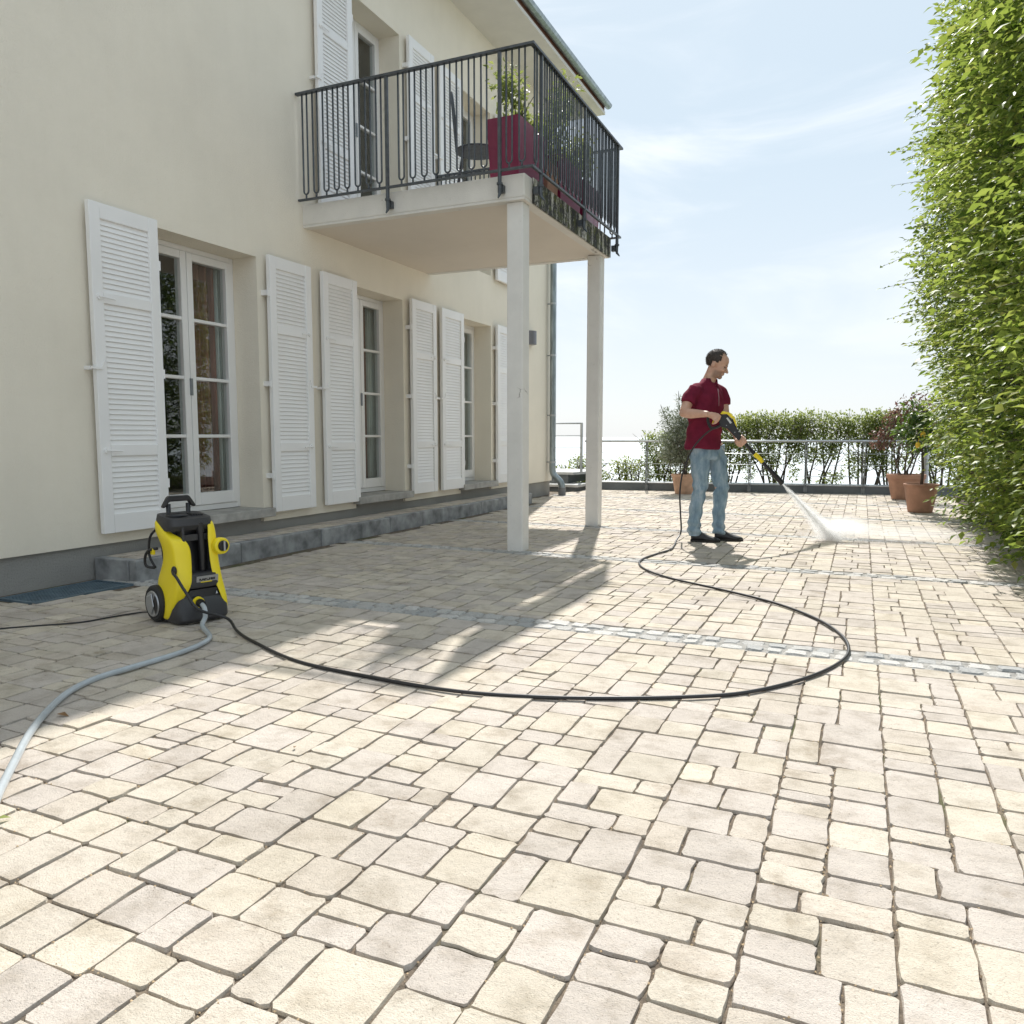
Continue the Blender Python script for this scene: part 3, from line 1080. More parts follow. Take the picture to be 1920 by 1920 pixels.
def louvre_shutter(y0, y1, z0, z1, hinge_lo, single_slats=True):
    """One shutter folded back against the wall; hinge_lo: hinge on its low-Y side."""
    W = y1 - y0
    H = z1 - z0
    xa, xb = WX + 0.035, WX + 0.076
    s = 0.083
    fz = [0.0, 0.135, 0.545, 0.625, 1.60, 1.675, H - 0.105, H]   # from the bottom: rail, panel, rail, panel, rail, panel, rail
    fr = MB()
    fr.box(xa, xb, y0, y0 + s, z0, z1)
    fr.box(xa, xb, y1 - s, y1, z0, z1)
    for i in (0, 2, 4, 6):
        fr.box(xa + 0.002, xb - 0.002, y0 + s, y1 - s, z0 + fz[i], z0 + fz[i + 1])
    sh = fr.build('shutter', 'white', house, bevel=0.003, seg=1)
    PINV_loc = PINV[house.name]
    smb = MB()
    ca, sa = math.cos(math.radians(73)), math.sin(math.radians(73))
    smb.obox((0, 0, 0), (ca * 0.022, 0, -sa * 0.022), (0, (W - 2 * s) / 2 + 0.004, 0), (sa * 0.0035, 0, ca * 0.0035))
    sme = smb.mesh('slat')
    sme.materials.append(M['white'])
    joined = MB()
    for i in (1, 3, 5):
        a, b = z0 + fz[i], z0 + fz[i + 1]
        n = max(1, round((b - a) / 0.0365))
        for k in range(n):
            zc = a + (k + 0.5) * (b - a) / n
            c = ((xa + xb) / 2, (y0 + y1) / 2, zc)
            if single_slats:
                so = bpy.data.objects.new('slat', sme)
                COL.objects.link(so)
                so.parent = sh
                so.location = c
            else:
                joined.obox(c, (ca * 0.022, 0, -sa * 0.022), (0, (W - 2 * s) / 2 + 0.004, 0), (sa * 0.0035, 0, ca * 0.0035))
    if not single_slats:
        tag(joined.build('slats', 'white', sh), kind='stuff')
    # backing louvre board so the wall does not show through
    hy = y0 if hinge_lo else y1
    sg = -1 if hinge_lo else 1
    for zz in (z0 + 0.33, z0 + 1.15, z1 - 0.33):
        MB().box(WX - 0.004, xb - 0.006, min(hy, hy + sg * (0.032 if hinge_lo else 0.012)), max(hy, hy + sg * (0.032 if hinge_lo else 0.012)), zz - 0.022, zz + 0.022).tube(
            [(xb - 0.004, hy + sg * (0.018 if hinge_lo else 0.004), zz - 0.034), (xb - 0.004, hy + sg * (0.018 if hinge_lo else 0.004), zz + 0.034)], 0.008, 8).build('hinge', 'white', sh)
    # espagnolette fittings on the free stile
    fy = y1 - 0.045 if hinge_lo else y0 + 0.045
    sg2 = -1 if hinge_lo else 1
    for zz in (z0 + 0.585, z0 + 1.64):
        MB().disc((xb + 0.006, fy, zz), (1, 0, 0), 0.021, 0.012, 14).tube(
            [(xb + 0.014, fy, zz), (xb + 0.016, fy + sg2 * 0.05, zz - 0.002), (xb + 0.014, fy + sg2 * 0.12, zz - 0.006)], 0.0055, 6).disc(
            (xb + 0.014, fy, zz), (1, 0, 0), 0.008, 0.012, 10).build('latch', 'white', sh)
    # hold-back catch
    cy = y1 if hinge_lo else y0
    sg3 = 1 if hinge_lo else -1
    MB().box(WX - 0.003, WX + 0.05, cy + sg3 * 0.028 - 0.011, cy + sg3 * 0.028 + 0.011, z0 + 1.14, z0 + 1.165).box(
        xb - 0.01, xb + 0.012, min(cy - sg3 * 0.04, cy + sg3 * 0.038), max(cy - sg3 * 0.04, cy + sg3 * 0.038), z0 + 1.145, z0 + 1.163).tube(
        [(xb + 0.008, cy - sg3 * 0.03, z0 + 1.155), (xb + 0.01, cy - sg3 * 0.06, z0 + 1.215)], 0.005, 6).build('catch', 'white', sh)
    return sh


SH = [(3.83, 4.40, False), (5.60, 6.175, True), (6.355, 6.92, False), (8.01, 8.58, True), (8.72, 9.31, False), (10.36, 10.93, True)]
for (a, b, hl) in SH:
    louvre_shutter(a, b, 0.315, 2.59, hl)
for (a, b, hl) in SH[2:]:
    louvre_shutter(a, b, 0.315 + UPZ, 2.59 + UPZ, hl, False)


def french_door(y0, y1, z0, z1):
    fx0, fx1 = WX - 0.335, WX - 0.265
    t = 0.045
    fr = MB()
    fr.box(fx0, fx1, y0 + 0.001, y0 + t, z0 + 0.001, z1 - 0.001)
    fr.box(fx0, fx1, y1 - t, y1 - 0.001, z0 + 0.001, z1 - 0.001)
    fr.box(fx0, fx1, y0 + t, y1 - t, z1 - t, z1 - 0.001)
    fr.box(fx0, fx1, y0 + t, y1 - t, z0 + 0.001, z0 + 0.05)
    d = fr.build('french_door', 'frame', house, bevel=0.004, seg=1)
    mid = (y0 + y1) / 2
    for (a, b, left) in ((y0 + t, mid - 0.002, True), (mid + 0.002, y1 - t, False)):
        lx0, lx1 = fx0 + 0.012, fx1 + 0.014
        s = 0.062
        za, zb = z0 + 0.052, z1 - t - 0.003
        lf = MB()
        lf.box(lx0, lx1, a + 0.001, a + s, za, zb)
        lf.box(lx0, lx1, b - s, b - 0.001, za, zb)
        lf.box(lx0 + .001, lx1 - .001, a + s, b - s, zb - s, zb)
        lf.box(lx0 + .001, lx1 - .001, a + s, b - s, za, za + 0.105)
        lf.build('leaf_frame', 'frame', d, bevel=0.004, seg=1)
        p0, p1 = za + 0.105, zb - s
        hgt = (p1 - p0) / 4
        for k in range(4):
            if k:
                MB().box(lx0 + 0.014, lx1 - 0.004, a + s, b - s, p0 + k * hgt - 0.014, p0 + k * hgt + 0.014).build('glazing_bar', 'frame', d, bevel=0.004, seg=1)
            MB().box(lx0 + 0.034, lx0 + 0.037, a + s - 0.004, b - s + 0.004, p0 + k * hgt + (0.014 if k else 0), p0 + (k + 1) * hgt - (0.014 if k < 3 else 0)).build('pane', 'glass', d)
    hz = z0 + 1.05
    MB().box(lx1, lx1 + 0.012, mid - 0.012, mid + 0.012, hz - 0.07, hz + 0.07).build('handle', 'steel_dark', d)
    return d


for i, (a, b) in enumerate(OPEN):
    french_door(a, b, SILL, LINT)
    MB().box(WX - 0.33, WX + 0.095, a - 0.055, b + 0.055, SILL - 0.078, SILL - 0.002).build('sill', 'sill', house, bevel=0.006)
    if i:
        french_door(a, b, SILL + UPZ, LINT + UPZ)

# curtains inside the lower rooms
def curtain(label, mat, x, y0, y1, z0, z1, waves):
    n = 60
    mb = MB()
    t = np.linspace(0, 1, n)
    pts = [(x + 0.03 * math.sin(tt * waves * 2 * PI) + 0.012 * math.sin(tt * waves * 5.1), y0 + (y1 - y0) * tt) for tt in t]
    vs = [(px, py, z) for z in (z0, z1) for px, py in pts]
    mb.add(vs, [(i, i + 1, n + i + 1, n + i) for i in range(n - 1)])
    o = mb.build('curtain', mat, smooth=True)
    md = o.modifiers.new('thick', 'SOLIDIFY')
    md.thickness = 0.003
    tag(o, label, 'curtain')


curtain('brown red curtain inside the nearest french door', 'curtain_red', -5.295, 4.98, 5.42, 0.32, 2.6, 6)
curtain('pale curtain inside the nearest french door at its right edge', 'curtain_pale', -5.295, 5.40, 5.52, 0.32, 2.6, 3)
curtain('brown red curtain inside the middle french door', 'curtain_red', -5.295, 7.48, 7.72, 0.32, 2.6, 4)
curtain('pale curtain inside the middle french door', 'curtain_pale', -5.295, 7.72, 7.92, 0.32, 2.6, 4)
curtain('pale curtain inside the farthest french door', 'curtain_pale', -5.295, 9.75, 10.4, 0.32, 2.6, 7)

# ------------------------------------------------------------------ balcony
BX, BY0, BY1, BZ0, BZ1 = -2.62, 6.17, 8.56, 2.955, 3.165
MB().box(WX - 0.02, BX + 0.004 - 0.012, BY0, BY1, BZ0 + 0.02, BZ1).build('balcony_slab', 'slab', house, bevel=0.01)
MB().box(WX + 0.001, BX - 0.05, BY0 + 0.09, BY1 - 0.09, BZ0 + 0.004, BZ0 + 0.019).build('balcony_ceiling', 'slab_under', house)
rim = MB()
for a in ((WX + 0.001, BX - 0.012, BY0 + 0.001, BY0 + 0.088), (WX + 0.001, BX - 0.012, BY1 - 0.088, BY1 - 0.001), (BX - 0.10, BX - 0.012, BY0 + 0.088, BY1 - 0.088)):
    rim.box(a[0], a[1], a[2], a[3], BZ0, BZ0 + 0.0195)
rim.build('balcony_rim', 'slab', house)
MB().box(BX - 0.0075, BX + 0.006, BY0 + 0.16, BY1 + 0.003, BZ0 + 0.003, BZ1 + 0.004).build('balcony_edge', 'slab_side', house, bevel=0.004)
for yc in (6.295, 8.43):
    MB().box(-2.815, -2.665, yc - 0.075, yc + 0.075, -0.02, BZ0 + 0.001).build('pillar', 'pillar', house, bevel=0.012)

# wrought iron railing: hairpin balusters
rail = MB()
RX, RY, RZ0, RZ1 = -2.535, 6.105, 3.185, 4.12
RYE = 8.64
rail.box(WX + 0.01, RX + 0.012, RY - 0.012, RY + 0.012, RZ0 - 0.009, RZ0 + 0.009)
rail.box(RX - 0.012, RX + 0.012, RY + 0.012, RYE + 0.012, RZ0 - 0.009, RZ0 + 0.009)
rail.box(WX + 0.01, RX - 0.012, RYE - 0.012, RYE + 0.012, RZ0 - 0.009, RZ0 + 0.009)
rail.box(WX + 0.01, RX + 0.02, RY - 0.02, RY + 0.02, RZ1, RZ1 + 0.02)
rail.box(RX - 0.02, RX + 0.02, RY + 0.02, RYE + 0.02, RZ1, RZ1 + 0.02)
rail.box(WX + 0.01, RX - 0.02, RYE - 0.02, RYE + 0.02, RZ1, RZ1 + 0.02)
railing = rail.build('balcony_railing', 'iron', house)


def hairpin(along):
    mb = MB()
    h = RZ1 - RZ0
    w = 0.026
    def P(u, z):
        return (u, 0, z) if along == 'x' else (0, u, z)
    arc = [P(-w, h - 0.002), P(-w, 0.10)] + [P(-w * math.cos(t), 0.075 - 0.028 * math.sin(t)) for t in np.linspace(0, PI, 7)] + [P(w, 0.10), P(w, h - 0.002)]
    mb.tube(arc, 0.0085, 6)
    mb.tube([P(0, 0.004), P(0, 0.05)], 0.0085, 6)
    me = mb.mesh('baluster', True)
    me.materials.append(M['iron'])
    return me


def put(me, name, parent, loc):
    o = bpy.data.objects.new(name, me)
    COL.objects.link(o)
    o.parent = parent
    o.location = loc
    return o


hx, hy = hairpin('x'), hairpin('y')
# a plain post with a claw bracket that grips the slab edge
def post_mesh(dirx, diry):
    mb = MB()
    mb.box(-0.013, 0.013, -0.013, 0.013, -0.02, RZ1 - RZ0)
    ox, oy = -dirx, -diry
    pts = [(0, 0, 0.03), (0, 0, -0.10), (ox * 0.004, oy * 0.004, -0.15), (-ox * 0.002, -oy * 0.002, -0.19), (-ox * 0.03, -oy * 0.03, -0.225)]
    mb.tube(pts, [0.016, 0.018, 0.019, 0.014, 0.006], 8)
    mb.disc((0, 0, -0.105), (0, 0, 1), 0.026, 0.016, 10)
    mb.obox((ox * 0.036, oy * 0.036, -0.14), (0.022 if dirx else 0.025, 0, 0), (0, 0.022 if diry else 0.025, 0), (0, 0, 0.03))
    me = mb.mesh('post')
    me.materials.append(M['iron'])
    return me


pn, pe = post_mesh(0, -1), post_mesh(1, 0)
for x in (-3.915, -2.825):
    put(pn, 'post', railing, (x, RY, RZ0))
for yv in (6.30, 7.42, 8.53):
    put(pe, 'post', railing, (RX, yv, RZ0))
x = -4.80
while x < -2.6:
    if min(abs(x + 3.915), abs(x + 2.825)) > 0.05:
        put(hx, 'baluster', railing, (x, RY, RZ0))
        put(hx, 'baluster', railing, (x, RYE, RZ0))
    x += 0.1145
yv = 6.18
while yv < 8.62:
    if min(abs(yv - 6.30), abs(yv - 7.42), abs(yv - 8.53)) > 0.045:
        put(hy, 'baluster', railing, (RX, yv, RZ0))
    yv += 0.112

# downpipe at the far corner
dp = MB()
px, py = -4.80, 12.5
dp.tube([(px, py, 6.46), (px, py, 1.0), (px, py, 0.52)], 0.052, 16)
pipe = dp.build('downpipe', 'zinc', house, auto=50)
el = smooth_path([(px, py, 0.54), (px, py, 0.42), (px + 0.03, py, 0.34), (px + 0.13, py + 0.01, 0.24), (px + 0.17, py + 0.01, 0.15), (px + 0.17, py + 0.01, 0.08)], 5)
MB().tube(el, 0.055, 16).build('swan_neck', 'zinc', pipe, smooth=True)
MB().tube([(px + 0.17, py + 0.01, 0.13), (px + 0.17, py + 0.01, -0.02)], 0.063, 16).build('pipe_foot', 'castiron', pipe, auto=50)
for zz in (5.4, 3.2, 2.35, 1.35, 0.56):
    MB().disc((px, py, zz), (0, 0, 1), 0.057, 0.03, 16).box(WX - 0.002, px - 0.05, py - 0.012, py + 0.012, zz - 0.01, zz + 0.01).build('clamp', 'zinc_clamp', pipe, auto=50)

lamp = MB()
lr = [(0.0, -0.10)] + [(0.11 * math.cos(t), 0.10 * math.sin(t)) for t in np.linspace(-PI / 2, PI / 2, 13)] + [(0.0, 0.10)]
lamp.loft([[(WX + 0.001 + a, 11.72 + b, z) for a, b in lr[1:-1]] for z in (2.45, 2.455, 2.655, 2.66)])
tag(lamp.build('wall_lamp', 'lamp', auto=40), 'small grey half round wall lamp on the cream wall near the far corner', 'wall lamp')

# ------------------------------------------------------------------ things on the balcony
def leaf_cloud(rng, blobs, n, L, ar=0.5, droop=0.2, shell=0.55, up=0.3):
    """n leaves through ellipsoid blobs (centre, radii), facing mostly outward; returns arrays for leaf_mesh."""
    vol = np.array([b[1][0] * b[1][1] * b[1][2] for b in blobs]) ** 0.75
    idx = rng.choice(len(blobs), n, p=vol / vol.sum())
    C = np.array([b[0] for b in blobs])[idx]
    Rr = np.array([b[1] for b in blobs])[idx]
    d = unit(rng.normal(size=(n, 3)))
    rad = rng.random(n) ** shell
    clump = 0.85 + 0.22 * np.sin(d[:, 0] * 6 + idx) * np.sin(d[:, 1] * 5 + 2 * idx) + 0.15 * np.sin(d[:, 2] * 7 + idx)
    P = C + d * Rr * (rad * clump)[:, None]
    D = d * 0.7 + rng.normal(size=(n, 3)) * 0.7
    D[:, 2] -= droop
    N = rng.normal(size=(n, 3)) * 0.6 + [0, 0, 0.9]
    Ls = L * rng.uniform(0.6, 1.25, n)
    return P, D, N, Ls, Ls * ar * rng.uniform(0.85, 1.15, n)


lrng = np.random.default_rng(21)


def planter(label, mat, x, y, w, d, h, z, plant=True, lm='leaf_far', ph=0.5):
    t = thing('planter', label, 'planter', (x, y, z), group='planters on the balcony')
    k = 0.88
    mb = MB()
    rings = []
    for (s, zz) in ((k, 0.0), (1.0, h), (1.0, h + 0.001), (0.93, h + 0.001), (0.90, h - 0.05)):
        rings.append([(sx * w / 2 * s, sy * d / 2 * s, zz) for sx, sy in ((-1, -1), (1, -1), (1, 1), (-1, 1))])
    mb.loft(rings)
    mb.build('pot', mat, t, bevel=0.008)
    MB().box(-w * 0.44, w * 0.44, -d * 0.44, d * 0.44, h - 0.06, h - 0.04).build('soil', 'soil', t)
    if plant:
        bl = [((lrng.normal(0, w * 0.15), lrng.normal(0, d * 0.2), h + ph * f_), (w * 0.5, d * 0.5, ph * 0.36)) for f_ in (0.15, 0.4, 0.65, 0.9)]
        st = MB()
        for q in range(5):
            st.tube([(lrng.normal(0, .03), lrng.normal(0, .03), h - .06), (lrng.normal(0, w * .2), lrng.normal(0, d * .25), h + ph * .8)], [0.008, 0.003], 5)
        st.build('stems', 'bark', t)
        tag(obj('foliage', leaf_mesh('foliage', *leaf_cloud(lrng, bl, 700, 0.06)), lm, t), kind='stuff')
    return t


planter('wine red planter box on the balcony nearest the balcony corner', 'wine', -2.86, 6.55, 0.30, 0.62, 0.50, BZ1, ph=0.4)
planter('wine red planter box in the middle of the balcony edge, beside the terracotta one', 'wine', -2.86, 7.55, 0.30, 0.62, 0.50, BZ1, ph=0.75)
planter('wine red planter box at the far end of the balcony', 'wine', -2.86, 8.2, 0.30, 0.56, 0.46, BZ1, ph=0.5, lm='leaf_light')
planter('small terracotta planter between two wine red boxes on the balcony', 'terracotta', -2.84, 7.05, 0.26, 0.28, 0.34, BZ1, ph=0.35, lm='leaf_light')

ch = thing('bistro_chair', 'black metal garden chair standing on the balcony behind the railing', 'chair', (-3.35, 6.75, BZ1), rz=0.5)
MB().lathe([(0.0, 0.455), (0.20, 0.455), (0.205, 0.447), (0.20, 0.44), (0.0, 0.44)], n=20).build('seat', 'iron', ch, auto=40)
for sx, sy in ((-1, -1), (1, -1), (1, 1), (-1, 1)):
    MB().tube([(sx * 0.13, sy * 0.13, 0.44), (sx * 0.17, sy * 0.17, 0.2), (sx * 0.20, sy * 0.20, 0.0)], 0.009, 6).build('leg', 'iron', ch)
MB().tube(smooth_path([(-0.19, -0.06, 0.44), (-0.21, -0.17, 0.7), (-0.23, -0.12, 0.9), (-0.24, 0, 0.94), (-0.23, 0.12, 0.9), (-0.21, 0.17, 0.7), (-0.19, 0.06, 0.44)], 4), 0.009, 6).tube(
    [(-0.195, 0, 0.44), (-0.24, 0, 0.94)], 0.007, 6).build('backrest', 'iron', ch)
MB().tube([(0.15 * math.cos(t), 0.15 * math.sin(t), 0.22) for t in np.linspace(0, 2 * PI, 19)], 0.006, 5).build('stretcher', 'iron', ch)

# ================================================================== TERRACE EDGE
def pt(x, off=0.0):
    return (x, parapet_y(x) + off)


par = thing('parapet', 'low slate grey parapet wall along the far edge of the terrace', 'parapet', (-2.0, 14.5, 0), world=True)
xs_ = [-4.75, -3.62, -2.72, -1.82, -0.88, 0.045, 0.95, 1.9]
for a, b in zip(xs_[:-1], xs_[1:]):
    p = [pt(a + 0.004), pt(b - 0.004), pt(b - 0.004, 0.34), pt(a + 0.004, 0.34)]
    MB().loft([[(q[0], q[1], z) for q in p] for z in (-1.1, 0.132)]).build('wall_block', 'parapet', par, bevel=0.006)
    p = [pt(a + 0.003, -0.012), pt(b - 0.003, -0.012), pt(b - 0.003, 0.35), pt(a + 0.003, 0.35)]
    MB().loft([[(q[0], q[1], z) for q in p] for z in (0.1325, 0.152)]).build('coping', 'parapet_top', par, bevel=0.004)

rl = thing('terrace_railing', 'galvanised steel railing with thin wires above the grey parapet', 'railing', (-2.0, 14.45, 0), world=True)
oy = -0.035
MB().tube([(*pt(-4.75, oy), 0.905), (*pt(1.0, oy), 0.915)], 0.021, 10).build('handrail', 'steel', rl, smooth=True)
for z in (0.69, 0.495, 0.30):
    MB().tube([(*pt(-4.75, oy), z), (*pt(1.0, oy), z + 0.005)], 0.005, 6).build('wire', 'steel', rl, smooth=True)
for x in (-4.52, -3.61, -2.71, -1.81, -0.88, 0.045, 0.95):
    q = pt(x, oy)
    MB().box(q[0] - 0.02, q[0] - 0.008, q[1] - 0.02, q[1] + 0.02, 0.01, 0.90).box(q[0] + 0.008, q[0] + 0.02, q[1] - 0.02, q[1] + 0.02, 0.01, 0.90).box(
        q[0] - 0.03, q[0] + 0.03, q[1] + 0.0, q[1] + 0.034, 0.03, 0.10).box(q[0] - 0.012, q[0] + 0.012, q[1] - 0.012, q[1] + 0.012, 0.86, 0.89).build('post', 'steel_dark', rl)
MB().tube([(*pt(0.98, -0.10), 0.0), (*pt(0.98, -0.10), 0.88)], 0.055, 14).build('end_post', 'steel', rl, auto=50)

# steps up behind the house corner with their own railing
stp = thing('garden_steps', 'two dark steps with pale stone treads behind the house corner', 'steps', (-5.2, 13.7, 0), world=True)
MB().box(-6.4, -4.72, 13.46, 14.1, -0.05, 0.075).build('riser', 'parapet', stp, bevel=0.006)
MB().box(-6.4, -4.66, 13.40, 14.12, 0.076, 0.125).build('tread', 'tread', stp, bevel=0.006)
MB().box(-7.4, -4.98, 13.78, 15.2, 0.126, 0.285).build('riser', 'parapet', stp, bevel=0.006)
MB().add([(-7.4, 13.72, 0.286), (-4.86, 13.72, 0.286), (-4.74, 14.2, 0.286), (-4.74, 15.2, 0.286), (-7.4, 15.2, 0.286),
          (-7.4, 13.72, 0.335), (-4.86, 13.72, 0.335), (-4.74, 14.2, 0.335), (-4.74, 15.2, 0.335), (-7.4, 15.2, 0.335)],
         [(4, 3, 2, 1, 0), (5, 6, 7, 8, 9), (0, 1, 6, 5), (1, 2, 7, 6), (2, 3, 8, 7), (3, 4, 9, 8), (4, 0, 5, 9)]).build('tread', 'tread', stp, bevel=0.006)
r2 = thing('step_railing', 'thin steel wire railing above the garden steps behind the house corner', 'railing', (-5.2, 14.2, 0.335), world=True)
for z, r in ((1.24, 0.014), (1.01, 0.006), (0.78, 0.006), (0.55, 0.006)):
    MB().tube([(-7.2, 13.98, z), (-4.83, 14.09, z)], r, 8).build('wire', 'steel', r2, smooth=True)
for x in (-4.83, -6.6):
    MB().box(x - 0.02, x + 0.02, 14.07, 14.11, 0.335, 1.25).build('post', 'steel_dark', r2)

# ================================================================== PLANTS
vrng = np.random.default_rng(5)


def branch_tree(mb, base, direction, length, r, depth, rng, tips, spread=0.55, shrink=0.72, kids=3):
    base = Vector(base)
    d = Vector(direction).normalized()
    pts = [base]
    p = base
    for k in range(3):
        d = (d + Vector(rng.normal(0, 0.13, 3))).normalized()
        p = p + d * length / 3
        pts.append(p)
    mb.tube(pts, [r, r * 0.9, r * 0.8, r * 0.68], 6 if depth > 1 else 4)
    if depth == 0:
        tips.append(p)
        return
    for k in range(kids):
        nd = (d + Vector(rng.normal(0, spread, 3))).normalized()
        branch_tree(mb, pts[2] if k == 0 and depth > 1 else p, nd, length * shrink * rng.uniform(0.8, 1.15), r * 0.62, depth - 1, rng, tips, spread, shrink, kids)


def terracotta_pot(t, r, h, mat, rim=0.05):
    b = r * 0.72
    MB().lathe([(b * 0.9, 0.0), (b, 0.004), (b + (r - b) * 0.55, h * 0.5), (r * 0.97, h - rim), (r * 1.03, h - rim + 0.004), (r * 1.05, h - 0.008), (r * 1.03, h),
                (r * 0.93, h), (r * 0.90, h - 0.03), (r * 0.88, h - 0.06)], n=32).build('pot', mat, t, auto=35)
    MB().lathe([(0.0, 0.0), (b * 0.9, 0.0)], n=32).add([], []).build('pot_base', mat, t)
    mb = MB().lathe([(0.0, h - 0.04), (r * 0.5, h - 0.045), (r * 0.91, h - 0.055)], n=20)
    mb.build('soil', 'soil', t)


# --- lemon tree in the front pot
lt = thing('lemon_tree', 'small lemon tree in the smooth terracotta pot standing in front', 'potted tree', (0.735, 11.62, 0))
terracotta_pot(lt, 0.205, 0.375, 'terracotta', 0.03)
tk = MB()
tips = []
tk.tube([(0, 0, 0.3), (0.01, 0.0, 0.55), (-0.005, 0.01, 0.78)], [0.021, 0.018, 0.016], 8)
for k in range(6):
    a = k * 1.05
    branch_tree(tk, (0, 0, 0.74 + 0.02 * k), (math.cos(a) * 0.8, math.sin(a) * 0.8, 0.75), 0.22, 0.009, 2, vrng, tips, 0.6, 0.75, 2)
tk.build('trunk', 'bark', lt, smooth=True)
bl = [((-0.05, 0, 1.0), (0.30, 0.28, 0.22)), ((-0.18, 0, 1.12), (0.24, 0.2, 0.2)), ((0.05, 0, 1.18), (0.28, 0.26, 0.22)), ((-0.12, 0.0, 1.32), (0.2, 0.2, 0.16))]
tag(obj('crown', leaf_mesh('crown', *leaf_cloud(vrng, bl, 620, 0.085, 0.5, 0.35, 0.5)), 'leaf_lemon', lt), kind='stuff')
for c in ((-0.075, -0.22, 0.885), (0.17, -0.2, 0.875), (-0.02, -0.18, 1.02)):
    MB().ellip(c, (0.032, 0.032, 0.040), n=12, m=8).tube([(c[0], c[1], c[2] + 0.035), (c[0] + 0.01, c[1] + 0.02, c[2] + 0.09)], 0.003, 5).build('lemon', 'lemon', lt, smooth=True)

# --- burgundy maple in the pot behind
mt = thing('maple_shrub', 'burgundy leaved shrub in the wide terracotta pot behind the lemon tree', 'potted shrub', (0.66, 13.9, 0))
terracotta_pot(mt, 0.275, 0.40, 'terracotta', 0.07)
tk = MB()
tips = []
for k in range(4):
    branch_tree(tk, (0.03 * k - 0.05, 0.02 * k, 0.33), (-0.35 + 0.25 * k, 0.1 * (k - 1), 1), 0.42, 0.016, 2, vrng, tips, 0.4, 0.75, 3)
tk.build('trunk', 'bark', mt, smooth=True)
bl = [((-0.30, 0, 1.02), (0.24, 0.24, 0.22)), ((-0.12, 0, 1.3), (0.3, 0.3, 0.22)), ((0.1, 0, 1.45), (0.3, 0.25, 0.22)), ((-0.42, 0, 0.88), (0.16, 0.2, 0.12)), ((0.2, 0, 1.15), (0.25, 0.25, 0.2))]
tag(obj('crown', leaf_mesh('crown', *leaf_cloud(vrng, bl, 1500, 0.065, 0.42, 0.45, 0.5)), 'leaf_red', mt), kind='stuff')

# --- olive tree behind the man
ot = thing('olive_tree', 'silvery olive bush in a bleached terracotta pot behind the man', 'potted tree', (-2.80, 13.72, 0))
terracotta_pot(ot, 0.225, 0.345, 'terracotta_pale', 0.045)
tk = MB()
tips = []
tk.tube([(0, 0, 0.28), (0.01, 0.01, 0.42), (0.0, 0.02, 0.52)], [0.035, 0.03, 0.028], 8)
for k in range(9):
    a = k * 0.7
    branch_tree(tk, (0, 0, 0.42 + 0.01 * k), (math.cos(a) * 0.7, math.sin(a) * 0.7, 1.0), 0.30, 0.013, 2, vrng, tips, 0.5, 0.78, 3)
tk.tube(smooth_path([(-0.05, 0, 1.1), (-0.12, 0, 1.5), (-0.14, 0, 1.78)], 3), [0.006] * 6 + [0.003], 5)
tk.tube(smooth_path([(0.0, 0, 1.1), (-0.03, 0, 1.45), (-0.02, 0, 1.66)], 3), [0.006] * 6 + [0.003], 5)
tk.tube(smooth_path([(-0.2, 0, 1.05), (-0.38, 0, 1.38), (-0.45, 0, 1.55)], 3), [0.006] * 6 + [0.003], 5)
tk.build('trunk', 'bark', ot, smooth=True)
bl = [((0, 0, 0.92), (0.50, 0.42, 0.40)), ((-0.22, 0, 0.8), (0.36, 0.35, 0.34)), ((0.28, 0, 0.85), (0.34, 0.34, 0.36)), ((-0.12, 0, 1.22), (0.36, 0.3, 0.26)), ((0.12, 0, 1.18), (0.36, 0.3, 0.26)),
      ((-0.12, 0, 1.55), (0.07, 0.07, 0.22)), ((-0.03, 0, 1.48), (0.07, 0.07, 0.18)), ((-0.36, 0, 1.38), (0.1, 0.1, 0.16)), ((0.0, 0, 0.62), (0.4, 0.35, 0.18))]
P, D, N, L_, W_ = leaf_cloud(vrng, bl, 13000, 0.058, 0.26, -0.25, 0.42)
tag(obj('crown', leaf_mesh('crown', P, D, N, L_, W_, 0.05), 'leaf_olive', ot), kind='stuff')


